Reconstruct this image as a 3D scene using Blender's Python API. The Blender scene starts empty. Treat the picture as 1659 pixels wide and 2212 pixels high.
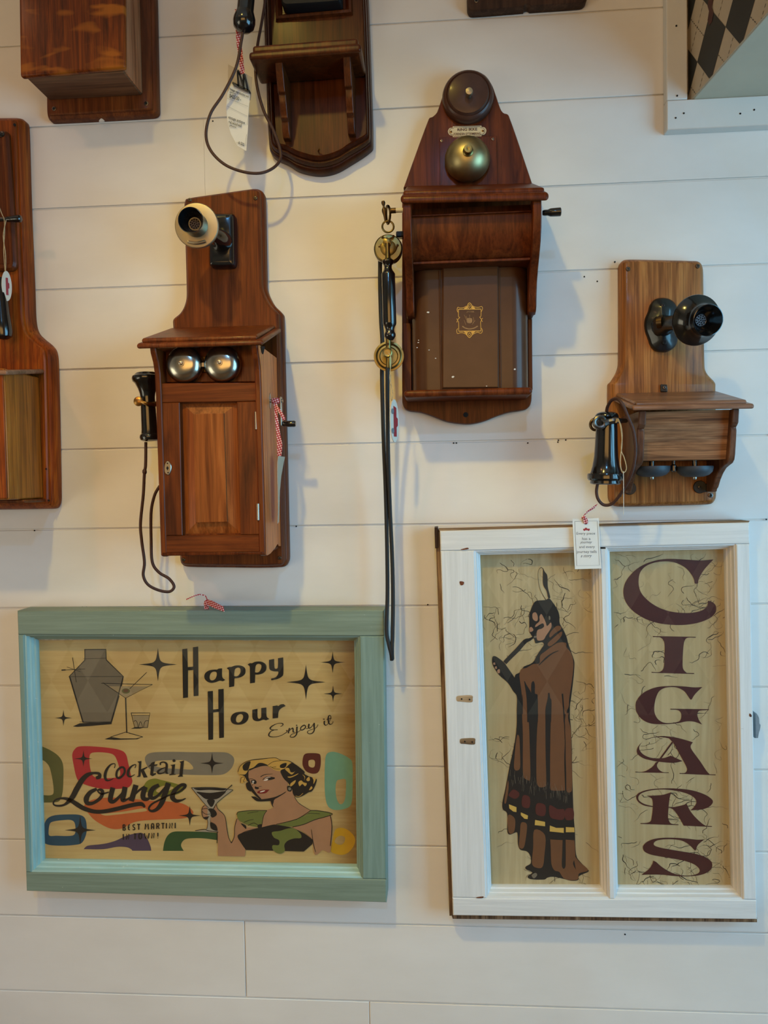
import bpy, bmesh, math, random
from mathutils import Vector, Matrix
from mathutils.geometry import tessellate_polygon

RN = random.Random(11)
SC = bpy.context.scene
COL = SC.collection
rad = math.radians

# ------------------------------------------------------------------ camera
FPX, DIST, CAMH = 1700.0, 1.3457725, 1.55
yaw, pitch, roll = rad(4.21104873), rad(2.17010197), rad(-0.99701672)
_cy, _sy, _cp, _sp, _cr, _sr = math.cos(yaw), math.sin(yaw), math.cos(pitch), math.sin(pitch), math.cos(roll), math.sin(roll)
MC = (Matrix(((_cr, -_sr, 0), (_sr, _cr, 0), (0, 0, 1))) @ Matrix(((1, 0, 0), (0, _cp, -_sp), (0, _sp, _cp)))
      @ Matrix(((_cy, 0, _sy), (0, 1, 0), (-_sy, 0, _cy))))
MT = MC.transposed()
def _w(v): return Vector((v[0], v[2], -v[1]))
_r, _d, _f = _w(MC[0]), _w(MC[1]), _w(MC[2])
cam = bpy.data.cameras.new('camera')
camo = bpy.data.objects.new('camera', cam)
COL.objects.link(camo)
cm = Matrix((_r, -_d, -_f)).transposed().to_4x4()
cm.translation = Vector((0, -DIST, CAMH))
camo.matrix_world = cm
cam.sensor_fit = 'VERTICAL'
cam.sensor_height = 36.0
cam.lens = FPX / 2212 * 36.0
cam.clip_start = 0.02
SC.camera = camo

def P(px, py, dep=0.0):
    """point of the place that the photograph shows at (px, py), dep metres in front of the wall"""
    w = MT @ Vector(((px - 829.5) / FPX, (py - 1106) / FPX, 1.0))
    t = (DIST - dep) / w.z
    return Vector((w.x * t, -dep, CAMH - w.y * t))

# ------------------------------------------------------------------ world, lights, exposure
wd = bpy.data.worlds.new('World'); SC.world = wd; wd.use_nodes = True
wd.node_tree.nodes['Background'].inputs[0].default_value = (0.55, 0.68, 0.9, 1)
wd.node_tree.nodes['Background'].inputs[1].default_value = 0.12
def area(name, loc, target, sx, sy, watts, col):
    l = bpy.data.lights.new(name, 'AREA'); l.shape = 'RECTANGLE'; l.size = sx; l.size_y = sy; l.energy = watts; l.color = col
    o = bpy.data.objects.new(name, l); COL.objects.link(o); o.location = loc
    o.rotation_euler = (Vector(target) - Vector(loc)).to_track_quat('-Z', 'Y').to_euler()
    return o
RX0, RX1, RY0, RZ1 = -3.0, 1.75, -3.9, 3.4
def lit(e, c):      # watts and colour from per-channel strength
    k = max(c); return e * k, tuple(q / k for q in c)
_e, _c = lit(30, (0.58, 1.5, 2.25)); DAY = area('window_daylight', (RX1 + 0.08, -1.35, 1.6), (0, -1.35, 1.6), 1.7, 1.8, _e, _c)
_e, _c = lit(30, (1.1, 0.58, 0.15)); REAR_FILL = area('rear_warm_fill', (-0.2, RY0 - 0.02, 2.0), (-0.2, 0, 2.0), 2.6, 1.2, _e, _c)  # added warm fill from behind, no such source known
_e, _c = lit(46, (0.5, 0.46, 0.34)); LEFT_FILL = area('left_low_fill', (RX0 - 0.01, -2.4, 0.85), (0, -2.4, 0.85), 2.0, 1.3, _e, _c)  # added low fill from the left, lifts the lower wall
# ceiling spotlights: x, y, colour strength, bulb radius, cone, aim
LAMPS = [(-0.55, -1.6, (0.85, 0.62, 0.12), 0.05, 44, (-0.1, 0, 1.3)), (-1.5, -1.6, (0.22, 0.10, 0.05), 0.05, 50, (-0.55, 0, 1.15)), (0.1, -3.0, (0.10, 0.33, 0.65), 0.05, 45, (0.0, 0, 0.85))]  # the rearmost is an added cool fill for the lower wall
SC.view_settings.view_transform = 'Standard'
SC.view_settings.look = 'None'
SC.view_settings.gamma = 1.0
SC.view_settings.use_curve_mapping = False
SC.view_settings.exposure = -0.01

# ------------------------------------------------------------------ material helpers
def lin(c):
    c = c / 255.0
    return c / 12.92 if c <= 0.04045 else ((c + 0.055) / 1.055) ** 2.4
def rgb(t, k=1.0): return (min(1, lin(t[0]) * k), min(1, lin(t[1]) * k), min(1, lin(t[2]) * k), 1)
class N:
    def __init__(s, name):
        s.m = bpy.data.materials.new(name); s.m.use_nodes = True
        s.t = s.m.node_tree; s.b = s.t.nodes['Principled BSDF']; s.out = s.t.nodes['Material Output']
    def n(s, typ, **kw):
        o = s.t.nodes.new(typ)
        for k, v in kw.items():
            if k.startswith('_'): setattr(o, k[1:], v)
            else: o.inputs[k.replace('__', ' ')].default_value = v
        return o
    def l(s, a, b): s.t.links.new(a, b)
    def coords(s, scale=(1, 1, 1), rot=(0, 0, 0), loc=(0, 0, 0)):
        tc = s.n('ShaderNodeTexCoord'); mp = s.n('ShaderNodeMapping')
        mp.inputs['Scale'].default_value = scale; mp.inputs['Rotation'].default_value = rot; mp.inputs['Location'].default_value = loc
        s.l(tc.outputs['Object'], mp.inputs['Vector']); return mp.outputs['Vector']
    def noise(s, vec, scale, detail=4, rough=0.55, dist=0.0):
        o = s.n('ShaderNodeTexNoise', Scale=scale, Detail=detail, Roughness=rough, Distortion=dist); s.l(vec, o.inputs['Vector']); return o.outputs['Fac']
    def ramp(s, fac, stops):
        o = s.n('ShaderNodeValToRGB'); e = o.color_ramp.elements
        while len(e) < len(stops): e.new(0.5)
        for i, (p, c) in enumerate(stops): e[i].position = p; e[i].color = c
        s.l(fac, o.inputs['Fac']); return o.outputs['Color']
    def mix(s, fac, a, b, mode='MIX'):
        o = s.n('ShaderNodeMix', _data_type='RGBA', _blend_type=mode)
        if hasattr(fac, 'is_linked'): s.l(fac, o.inputs[0])
        else: o.inputs[0].default_value = fac
        for i, c in ((6, a), (7, b)):
            if hasattr(c, 'is_linked'): s.l(c, o.inputs[i])
            else: o.inputs[i].default_value = c
        return o.outputs[2]
    def math(s, op, a, b=0.0):
        o = s.n('ShaderNodeMath', _operation=op)
        for i, c in ((0, a), (1, b)):
            if hasattr(c, 'is_linked'): s.l(c, o.inputs[i])
            else: o.inputs[i].default_value = c
        return o.outputs[0]
    def bump(s, h, strength=0.2, dist=0.002):
        o = s.n('ShaderNodeBump', Strength=strength, Distance=dist); s.l(h, o.inputs['Height']); s.l(o.outputs['Normal'], s.b.inputs['Normal'])
    def fin(s, col=None, rough=0.5, metal=0.0, spec=0.5, coat=0.0):
        if col is not None:
            if hasattr(col, 'is_linked'): s.l(col, s.b.inputs['Base Color'])
            else: s.b.inputs['Base Color'].default_value = col
        s.b.inputs['Roughness'].default_value = rough; s.b.inputs['Metallic'].default_value = metal
        s.b.inputs['Specular IOR Level'].default_value = spec
        s.b.inputs['Coat Weight'].default_value = coat; s.b.inputs['Coat Roughness'].default_value = 0.12
        return s.m
MATS = {}
def plain(name, c, rough=0.5, metal=0.0, var=0.12, sc=60, bump=0.0, coat=0.0, spec=0.5, k=1.0):
    n = N(name); v = n.coords()
    f = n.noise(v, sc, 5)
    col = n.ramp(f, [(0.3, rgb(c, k * (1 - var))), (0.7, rgb(c, k * (1 + var)))])
    if bump: n.bump(f, bump, 0.001)
    MATS[name] = n.fin(col, rough, metal, spec, coat)
def wood(name, dark, mid, light, axis='z', sc=1.0, rough=0.42, coat=0.08, pore=0.4, fleck=None, blot=0.25, k=1.3, sat=1.06, spec=0.2):
    n = N(name); pore *= 0.75; blot *= 0.8
    def st(c):      # richer stain
        g = (c[0] + c[1] + c[2]) / 3; return tuple(max(4, g + (q - g)*sat) for q in c)
    dark, mid, light = st(dark), st(mid), st(light)
    s1 = {'z': (26, 26, 2.2), 'x': (2.2, 26, 26)}[axis]; s2 = {'z': (420, 420, 9), 'x': (9, 420, 420)}[axis]
    g = n.noise(n.coords([a * sc for a in s1]), 2.2, 6, 0.6, 1.3)
    base = n.ramp(g, [(0.28, rgb(dark, k)), (0.5, rgb(mid, k)), (0.74, rgb(light, k))])
    p = n.noise(n.coords([a * sc for a in s2]), 1.0, 3, 0.6)
    pr = n.ramp(p, [(0.36, (1 - pore, 1 - pore, 1 - pore, 1)), (0.56, (1, 1, 1, 1))])
    c = n.mix(1.0, base, pr, 'MULTIPLY')
    b = n.noise(n.coords((7, 7, 4)), 1.0, 3)
    br = n.ramp(b, [(0.3, (1 - blot, 1 - blot, 1 - blot, 1)), (0.65, (1.0, 1.0, 1.0, 1))])
    c = n.mix(1.0, c, br, 'MULTIPLY')
    if fleck:
        fv = n.noise(n.coords((9, 9, 30), (0, rad(32), 0)), 1.3, 2, 0.5, 0.5)
        fr = n.ramp(fv, [(0.56, (0, 0, 0, 1)), (0.68, (0.75, 0.75, 0.75, 1))])
        c = n.mix(fr, c, rgb(fleck, k))
    n.bump(p, 0.12, 0.0006)
    MATS[name] = n.fin(c, rough, 0, spec, coat)
wood('mahogany', (62, 26, 8), (94, 44, 15), (116, 60, 23), sc=0.9)
wood('mahogany_panel', (88, 42, 14), (128, 70, 30), (152, 92, 46), sc=0.8, blot=0.25)
wood('mahogany_dark', (54, 21, 7), (82, 37, 14), (104, 52, 22), sc=1.1, rough=0.38, pore=0.35, spec=0.14, coat=0.03)
wood('mahogany_h', (62, 26, 8), (94, 44, 15), (116, 60, 23), axis='x', sc=0.9)
wood('mahogany_side_lit', (130, 64, 28), (176, 98, 50), (196, 120, 68), sc=0.8, k=1.5)  # paler, redder mahogany: warm side light put into the colour
wood('walnut', (44, 18, 6), (72, 34, 13), (92, 48, 20), rough=0.32)
wood('walnut_edge', (38, 16, 7), (54, 25, 12), (68, 34, 18), rough=0.28, blot=0.2)
wood('oak_red', (56, 20, 4), (96, 42, 9), (130, 66, 18), sc=1.1, fleck=(146, 82, 20), pore=0.55)
wood('oak_red_dark', (58, 25, 8), (88, 42, 15), (112, 62, 26), sc=1.1)
wood('oak_under', (70, 42, 26), (98, 64, 42), (120, 84, 58), axis='x', sc=0.6, rough=0.5, coat=0)
wood('oak_amber', (88, 40, 8), (130, 60, 15), (164, 92, 28), sc=1.0, pore=0.55)
wood('oak_side', (120, 70, 44), (156, 100, 66), (176, 124, 88), sc=0.7, pore=0.5, rough=0.3)  # reddened oak: warm light on this side put into the colour
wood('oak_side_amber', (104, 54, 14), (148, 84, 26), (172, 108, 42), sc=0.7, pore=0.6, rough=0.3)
wood('oak_brown', (92, 54, 26), (132, 84, 44), (160, 112, 64), sc=1.0, pore=0.5, rough=0.45, coat=0.1, k=1.5)
wood('oak_brown_h', (80, 50, 30), (136, 94, 62), (170, 126, 90), axis='x', sc=1.2, pore=0.6, rough=0.5, coat=0.05)
wood('oak_shelf', (84, 56, 40), (122, 86, 64), (150, 114, 90), axis='x', sc=0.9, pore=0.35, rough=0.4, coat=0.2)
wood('oak_edge', (58, 34, 22), (88, 56, 38), (112, 78, 56), pore=0.35, rough=0.45, coat=0.1)
wood('dark_board', (36, 22, 14), (56, 36, 24), (76, 54, 38), rough=0.5, coat=0.05)
wood('raw_wood', (70, 54, 40), (124, 98, 72), (168, 142, 110), axis='x', rough=0.8, coat=0)
wood('worn_edge', (60, 44, 32), (104, 80, 58), (150, 124, 96), rough=0.8, coat=0, pore=0.6)
wood('worn_wood', (62, 30, 20), (98, 56, 38), (140, 92, 62), rough=0.55, coat=0.0, pore=0.6)
plain('metal_brown', (76, 47, 28), 0.36, 0, 0.10, 30, coat=0.2, spec=0.22)
plain('black_gloss', (14, 15, 16), 0.16, 0, 0.2, 40, coat=0.6)
plain('black_cast', (20, 23, 25), 0.30, 0, 0.3, 120, bump=0.15, coat=0.3)
plain('black_inside', (8, 9, 10), 0.4)
plain('grille_metal', (84, 78, 80), 0.45, 0.6)
plain('bell_nickel', (176, 172, 160), 0.22, 1.0, 0.12, 25)
plain('nickel_cream', (172, 160, 134), 0.44, 1.0, 0.10, 30)
plain('steel', (170, 165, 155), 0.3, 1.0, 0.1, 80)
plain('gunmetal', (105, 100, 96), 0.35, 1.0, 0.15, 80)
plain('latch_grey', (128, 134, 138), 0.5, 0.3, 0.15, 80)
plain('brass_old', (132, 116, 70), 0.36, 1.0, 0.22, 60)
plain('brass_dark', (92, 72, 48), 0.38, 1.0, 0.25, 80)
plain('brass_hook', (150, 112, 62), 0.34, 1.0, 0.15, 80)
plain('bronze_bell', (168, 154, 112), 0.42, 1.0, 0.2, 35)
plain('bell_blue', (58, 66, 74), 0.5, 0.3, 0.2, 60)
plain('ebonised', (72, 46, 36), 0.34, 0, 0.2, 50, coat=0.08, spec=0.25)
plain('ivory', (222, 208, 170), 0.4)
plain('cord_brown', (64, 34, 22), 0.6, 0, 0.25, 400)
plain('cord_black', (16, 15, 15), 0.55, 0, 0.3, 500)
plain('string', (178, 158, 120), 0.8, 0, 0.2, 400)
plain('string_white', (205, 200, 190), 0.8, 0, 0.1, 400)
plain('paper', (222, 220, 214), 0.7, 0, 0.03, 30)
plain('tag_cream', (206, 198, 184), 0.6, 0, 0.03, 30)
plain('black_matte', (16, 16, 17), 0.55)
plain('paper_back', (176, 160, 138), 0.7, 0, 0.05, 30)
plain('ink', (28, 26, 26), 0.6)
plain('ink_grey', (110, 116, 122), 0.6)
plain('ink_red', (150, 34, 40), 0.6)
plain('plaque', (206, 186, 148), 0.5, 0, 0.08, 80)
plain('plaque_ink', (70, 32, 24), 0.5)
plain('gold_ink', (196, 150, 62), 0.4, 0.2, 0.12, 200)
plain('gold_ink_dim', (140, 104, 62), 0.5, 0.1, 0.2, 200)
plain('screw_metal', (92, 82, 70), 0.4, 1.0, 0.2, 200)
plain('white_chip', (214, 206, 196), 0.7)
plain('hole_dark', (16, 12, 10), 0.9)
plain('trim_paint', (214, 212, 206), 0.42, 0, 0.03, 12, bump=0.05)
plain('sage_paint', (190, 182, 160), 0.5, 0, 0.05, 14, bump=0.06)
plain('wallpaper_cream', (190, 172, 146), 0.6, 0, 0.03, 20)
plain('wallpaper_black', (40, 40, 37), 0.6, 0, 0.05, 20)
plain('wallpaper_red', (76, 34, 30), 0.6)
plain('floor_boards', (120, 92, 66), 0.45, 0, 0.15, 6)
plain('ceiling_paint', (226, 222, 214), 0.8, 0, 0.02, 6)
plain('room_paint', (196, 182, 164), 0.8, 0, 0.03, 4)
plain('lamp_black', (30, 30, 30), 0.5)
def m_wall():
    n = N('shiplap_paint')
    a = n.noise(n.coords((3, 3, 6)), 1.5, 4)
    c = n.ramp(a, [(0.3, rgb((219, 213, 205))), (0.7, rgb((228, 223, 216)))])
    d = n.noise(n.coords((24, 24, 110)), 1.0, 5, 0.6, 0.4)
    n.bump(d, 0.10, 0.0016)
    MATS['shiplap_paint'] = n.fin(c, 0.42, 0, 0.45)
m_wall()
def paint_worn(name, c, c2, chip, amount, axis, rough=0.5):
    """painted timber: brush grain along the piece, worn chips showing an older coat"""
    n = N(name)
    s = {'x': (6, 60, 150), 'z': (150, 60, 6)}[axis]
    g = n.noise(n.coords(s), 1.2, 5, 0.6, 0.3)
    base = n.ramp(g, [(0.3, rgb(c)), (0.72, rgb(c2))])
    ch = n.noise(n.coords((40, 40, 40)), 2.0, 7, 0.68)
    cf = n.ramp(ch, [(amount, (0, 0, 0, 1)), (amount + 0.02, (1, 1, 1, 1))])
    col = n.mix(cf, base, rgb(chip))
    n.bump(g, 0.35, 0.0012)
    MATS[name] = n.fin(col, rough, 0, 0.4)
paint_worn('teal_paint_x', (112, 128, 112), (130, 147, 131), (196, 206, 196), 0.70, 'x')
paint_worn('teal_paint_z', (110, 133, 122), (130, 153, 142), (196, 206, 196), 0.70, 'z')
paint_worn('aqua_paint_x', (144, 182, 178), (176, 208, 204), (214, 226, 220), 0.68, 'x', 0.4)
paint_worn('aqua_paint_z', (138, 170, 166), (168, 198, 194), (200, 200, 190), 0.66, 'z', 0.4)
paint_worn('white_paint_x', (208, 206, 202), (224, 222, 218), (134, 120, 104), 0.735, 'x')
paint_worn('white_paint_z', (208, 207, 204), (224, 223, 220), (150, 134, 116), 0.74, 'z')
paint_worn('bead_paint', (196, 186, 174), (216, 208, 198), (140, 104, 80), 0.70, 'z')
paint_worn('putty', (150, 134, 112), (186, 172, 150), (90, 70, 52), 0.62, 'z', 0.8)
def panel_paint(name, c1, c2, c3, axis, edge=None):
    """streaky hand-brushed backing paint with darker age stains"""
    n = N(name)
    s = {'x': (4, 50, 90), 'z': (90, 50, 4)}[axis]
    g = n.noise(n.coords(s), 1.0, 5, 0.6, 0.4)
    a = n.ramp(g, [(0.3, rgb(c1)), (0.7, rgb(c2))])
    b = n.noise(n.coords((5, 5, 5)), 1.0, 3)
    bf = n.ramp(b, [(0.42, (0, 0, 0, 1)), (0.75, (0.7, 0.7, 0.7, 1))])
    col = n.mix(bf, a, rgb(c3))
    if edge:   # brown smear that runs down one side of the painted panel
        tc = n.n('ShaderNodeTexCoord'); sp = n.n('ShaderNodeSeparateXYZ'); n.l(tc.outputs['Object'], sp.inputs[0])
        w = n.noise(n.coords((10, 10, 60)), 1.0, 5, 0.7)
        x = n.math('ADD', sp.outputs['X'], n.math('MULTIPLY', n.math('SUBTRACT', w, 0.5), 0.05))
        mr = n.n('ShaderNodeMapRange'); n.l(x, mr.inputs['Value'])
        mr.inputs['From Min'].default_value = edge[0]; mr.inputs['From Max'].default_value = edge[1]
        col = n.mix(n.math('MULTIPLY', mr.outputs['Result'], 0.85), col, rgb(edge[2]))
    MATS[name] = n.fin(col, 0.6, 0, 0.3)
def m_glass():
    n = N('pane_glass')
    lw = n.n('ShaderNodeLayerWeight', Blend=0.5); ge = n.n('ShaderNodeNewGeometry')      # thin pane: Schlick reflectance of both faces, counted once
    sch = n.math('ADD', 0.085, n.math('MULTIPLY', n.math('POWER', lw.outputs['Facing'], 5.0), 0.9))
    fac = n.math('MULTIPLY', sch, n.math('SUBTRACT', 1.0, ge.outputs['Backfacing']))
    tr = n.n('ShaderNodeBsdfTransparent'); gl = n.n('ShaderNodeBsdfGlossy', Roughness=0.015)
    tr.inputs[0].default_value = (0.985, 0.985, 0.975, 1)
    mx = n.n('ShaderNodeMixShader'); n.l(fac, mx.inputs[0]); n.l(tr.outputs[0], mx.inputs[1]); n.l(gl.outputs[0], mx.inputs[2])
    n.l(mx.outputs[0], n.out.inputs['Surface']); MATS['pane_glass'] = n.m
m_glass()
def m_gingham():
    n = N('gingham')
    v = n.coords((280, 280, 280), (0, rad(20), 0))
    sp = n.n('ShaderNodeSeparateXYZ'); n.l(v, sp.inputs[0])
    a = n.math('GREATER_THAN', n.math('FRACT', sp.outputs['X']), 0.5)
    b = n.math('GREATER_THAN', n.math('FRACT', sp.outputs['Z']), 0.5)
    f = n.math('MULTIPLY', n.math('ADD', a, b), 0.5)
    c = n.ramp(f, [(0.0, rgb((232, 214, 208))), (0.5, rgb((206, 92, 92))), (1.0, rgb((150, 18, 30)))])
    MATS['gingham'] = n.fin(c, 0.75)
m_gingham()
def m_argyle():
    """wallpaper of the far wall: rows of diamonds on cream"""
    n = N('argyle_wallpaper')
    tc = n.n('ShaderNodeTexCoord'); sp = n.n('ShaderNodeSeparateXYZ'); n.l(tc.outputs['Object'], sp.inputs[0])
    def tri(o, period):
        f = n.math('FRACT', n.math('DIVIDE', o, period)); return n.math('ABSOLUTE', n.math('SUBTRACT', f, 0.5))
    s = n.math('ADD', tri(sp.outputs['X'], 0.26), tri(sp.outputs['Z'], 0.44))
    f = n.math('LESS_THAN', s, 0.5)
    c = n.mix(f, rgb((206, 192, 168)), rgb((52, 52, 50)))
    MATS['argyle_wallpaper'] = n.fin(c, 0.6)
m_argyle()
def m_emit(name, c, st):
    n = N(name); n.fin(rgb(c), 0.4); n.b.inputs['Emission Color'].default_value = c + (1,) if max(c) <= 1 else rgb(c)
    n.b.inputs['Emission Strength'].default_value = st; MATS[name] = n.m
m_emit('bulb', (1.0, 0.78, 0.5), 6.0)
def ink(name, c, rough=0.5, var=0.06):
    plain(name, c, rough, 0, var, 50)

# ------------------------------------------------------------------ geometry helpers
ORG = {}
def crv(pts, closed=True, n=6):
    """Catmull-Rom through the points; a third value 1 marks a sharp corner"""
    p = [Vector(q[:2]) for q in pts]; c = [len(q) > 2 and q[2] for q in pts]; m = len(p); out = []
    for i in range(m if closed else m - 1):
        a, b = p[i], p[(i + 1) % m]
        ta = Vector((0, 0)) if (not closed and i == 0) or c[i] else (b - p[i - 1]) / 2
        j = (i + 1) % m
        tb = Vector((0, 0)) if (not closed and i == m - 2) or c[j] else (p[(i + 2) % m] - a) / 2
        if c[i] and c[j]: out.append(a); continue
        if ta.length == 0: ta = (b - a) * 0.6
        if tb.length == 0: tb = (b - a) * 0.6
        L = (b - a).length
        if ta.length > 1.6 * L: ta = ta.normalized() * 1.6 * L
        if tb.length > 1.6 * L: tb = tb.normalized() * 1.6 * L
        for k in range(n):
            t = k / n; t2 = t * t; t3 = t2 * t
            out.append(a * (2*t3 - 3*t2 + 1) + ta * (t3 - 2*t2 + t) + b * (-2*t3 + 3*t2) + tb * (t3 - t2))
    if not closed: out.append(p[-1])
    return [(q.x, q.y) for q in out]
def crv3(pts, n=6, closed=False):
    p = [Vector(q) for q in pts]; m = len(p); out = []
    for i in range(m if closed else m - 1):
        a, b = p[i], p[(i + 1) % m]
        z = p[i - 1] if (i > 0 or closed) else a; y = p[(i + 2) % m] if (closed or i + 2 < m) else b
        ta, tb = (b - z) / 2, (y - a) / 2
        for k in range(n):
            t = k / n; t2 = t * t; t3 = t2 * t
            out.append(a * (2*t3 - 3*t2 + 1) + ta * (t3 - 2*t2 + t) + b * (-2*t3 + 3*t2) + tb * (t3 - t2))
    if not closed: out.append(p[-1])
    return out
def area2(l): return sum(l[i][0] * l[(i+1) % len(l)][1] - l[(i+1) % len(l)][0] * l[i][1] for i in range(len(l))) / 2
def inset(l, d):
    """move a closed 2-D outline inwards by d"""
    if abs(d) < 1e-9: return list(l)
    s = 1 if area2(l) > 0 else -1; n = len(l); out = []
    for i in range(n):
        a, b, c = Vector(l[i-1]), Vector(l[i]), Vector(l[(i+1) % n])
        e1, e2 = (b - a), (c - b)
        e1 = e1.normalized() if e1.length > 1e-9 else Vector((1, 0)); e2 = e2.normalized() if e2.length > 1e-9 else e1
        n1, n2 = Vector((-e1.y, e1.x)) * s, Vector((-e2.y, e2.x)) * s
        q = n1 + n2
        q = q / max(0.5, q.length_squared / 2) if q.length > 1e-6 else n1
        out.append((b.x + q.x * d, b.y + q.y * d))
    # where a tight corner folds over itself, pull its points together to one mitre point
    for _ in range(3):
        bad = [((out[(i+1) % n][0]-out[i][0])*(l[(i+1) % n][0]-l[i][0]) + (out[(i+1) % n][1]-out[i][1])*(l[(i+1) % n][1]-l[i][1])) <= 1e-12 for i in range(n)]
        if not any(bad) or all(bad): break
        st = next(i for i in range(n) if not bad[i] ); i = 0
        while i < n:
            k = (st + i) % n
            if bad[k] and not bad[k-1]:
                m = 0
                while bad[(k + m) % n] and m < n: m += 1
                ids = [(k + j) % n for j in range(m + 1)]
                a0, a1 = Vector(out[(k-1) % n]), Vector(out[k]); e = (k + m) % n; b0, b1 = Vector(out[(e+1) % n]), Vector(out[e])
                d1, d2 = Vector(l[k]) - Vector(l[k-1]), Vector(l[e]) - Vector(l[(e+1) % n])
                cr = d1.x*d2.y - d1.y*d2.x
                if abs(cr) > 1e-14:
                    tt = ((b0.x-a0.x)*d2.y - (b0.y-a0.y)*d2.x) / cr; pt = a0 + d1*tt
                    mid = (a1 + b1) / 2
                    if (pt - mid).length > abs(d) * 4: pt = mid
                else: pt = (a1 + b1) / 2
                for j in ids: out[j] = (pt.x, pt.y)
                i += m
            i += 1
    return out
class G:
    def __init__(s): s.v = []; s.f = []
    def add(s, v, f):
        o = len(s.v); s.v += [tuple(q) for q in v]; s.f += [tuple(i + o for i in q) for q in f]; return s
    def hexa(s, p):   # bottom ring 0-3, top ring 4-7
        return s.add(p, [(0, 3, 2, 1), (4, 5, 6, 7), (0, 1, 5, 4), (1, 2, 6, 5), (2, 3, 7, 6), (3, 0, 4, 7)])
    def box(s, x0, x1, y0, y1, z0, z1):
        return s.hexa([(x0, y0, z0), (x1, y0, z0), (x1, y1, z0), (x0, y1, z0), (x0, y0, z1), (x1, y0, z1), (x1, y1, z1), (x0, y1, z1)])
    def rings(s, R, cap0=True, cap1=True, closed=True):
        n = len(R[0]); v = [q for r in R for q in r]; f = []
        for k in range(len(R) - 1):
            for i in range(n if closed else n - 1):
                j = (i + 1) % n
                f.append((k*n + i, k*n + j, (k+1)*n + j, (k+1)*n + i))
        if cap0: f.append(tuple(range(n))[::-1])
        if cap1: f.append(tuple((len(R)-1)*n + i for i in range(n)))
        return s.add(v, f)
    def prism(s, ol, prof):
        """outline [(x, z)] with a list of (inset, depth from the wall) from back to front"""
        return s.rings([[(x, -d, z) for x, z in inset(ol, i)] for i, d in prof])
    def loft(s, a, b, prof):
        return s.rings([[(p[0] + (q[0]-p[0])*t, -d, p[1] + (q[1]-p[1])*t) for p, q in zip(a, b)] for t, d in prof])
    def xprism(s, ol, x0, x1):
        """outline [(depth, z)] pulled along x"""
        return s.rings([[(x, -d, z) for d, z in ol] for x in (x0, x1)])
    def zprism(s, ol, z0, z1):
        return s.rings([[(x, y, z) for x, y in ol] for z in (z0, z1)])
    def lathe(s, prof, base, axis, n=28, caps=True):
        ax = Vector(axis).normalized(); u = ax.orthogonal().normalized(); w = ax.cross(u); b = Vector(base); R = []
        for r, h in prof:
            r = max(r, 1e-5)
            R.append([b + ax*h + (u*math.cos(2*math.pi*k/n) + w*math.sin(2*math.pi*k/n))*r for k in range(n)])
        return s.rings(R, caps, caps)
    def tube(s, pts, r, n=8, sub=6, closed=False):
        p = crv3(pts, sub, closed) if sub else [Vector(q) for q in pts]
        m = len(p); R = []; u = None
        for i in range(m):
            t = (p[(i+1) % m] - p[i-1]) if (closed or 0 < i < m-1) else (p[1]-p[0] if i == 0 else p[-1]-p[-2])
            t = t.normalized() if t.length > 1e-9 else Vector((0, 0, 1))
            u = t.orthogonal().normalized() if u is None else (u - t*u.dot(t)).normalized()
            w = t.cross(u)
            if isinstance(r, (list, tuple)):
                q = i / (m - 1) * (len(r) - 1); k = min(int(q), len(r) - 2); rr = r[k] + (r[k+1]-r[k])*(q-k)
            else: rr = r
            R.append([p[i] + (u*math.cos(2*math.pi*k/n) + w*math.sin(2*math.pi*k/n))*rr for k in range(n)])
        if closed: R.append(R[0]); return s.rings(R, False, False)
        return s.rings(R)
    def strip(s, pts, wv, th=0.0004, sub=6):
        """flat tape along 3-D points; wv: half-width vector(s)"""
        p = crv3(pts, sub); m = len(p); R = []
        W = [Vector(q) for q in wv] if isinstance(wv, list) else [Vector(wv)]*2
        for i in range(m):
            q = i / (m - 1) * (len(W) - 1); k = min(int(q), len(W) - 2); w = W[k].lerp(W[k+1], q - k)
            t = (p[min(i+1, m-1)] - p[max(i-1, 0)]); nn = t.cross(w); nn = nn.normalized()*th if nn.length > 1e-9 else Vector((0, th, 0))
            R.append([p[i]-w-nn, p[i]+w-nn, p[i]+w+nn, p[i]-w+nn])
        return s.rings(R)
    def build(s, name, mat, parent=None, bevel=0.0, seg=2, angle=35, label=None):
        me = bpy.data.meshes.new(name)
        o = bpy.data.objects.new(name, me); COL.objects.link(o)
        if parent is not None: o.parent = parent; org = ORG[parent.name]
        else:
            xs = [q[0] for q in s.v]; ys = [q[1] for q in s.v]; zs = [q[2] for q in s.v]
            org = Vector(((min(xs)+max(xs))/2, max(ys), min(zs))); o.location = org
        ORG[o.name] = org
        bm = bmesh.new()
        vs = [bm.verts.new((q[0]-org.x, q[1]-org.y, q[2]-org.z)) for q in s.v]
        for f in s.f:
            try: bm.faces.new([vs[i] for i in f])
            except ValueError: pass
        bmesh.ops.recalc_face_normals(bm, faces=bm.faces)
        bm.to_mesh(me); bm.free()
        me.polygons.foreach_set('use_smooth', [True]*len(me.polygons))
        me.set_sharp_from_angle(angle=rad(angle))
        me.materials.append(MATS[mat])
        if bevel:
            b = o.modifiers.new('bevel', 'BEVEL'); b.width = bevel; b.segments = seg; b.limit_method = 'ANGLE'; b.angle_limit = rad(40)
            b.harden_normals = False
        if label: o['label'] = label
        return o
def thing(name, label, cat, at, group=None):
    o = bpy.data.objects.new(name, None); COL.objects.link(o); o.location = at; o.empty_display_size = 0.03
    o['label'] = label; o['category'] = cat
    if group: o['group'] = group
    ORG[o.name] = Vector(at); return o
def tag(o, label, cat, group=None):
    o['label'] = label; o['category'] = cat
    if group: o['group'] = group
    return o
def struct(o): o['kind'] = 'structure'; return o
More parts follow.
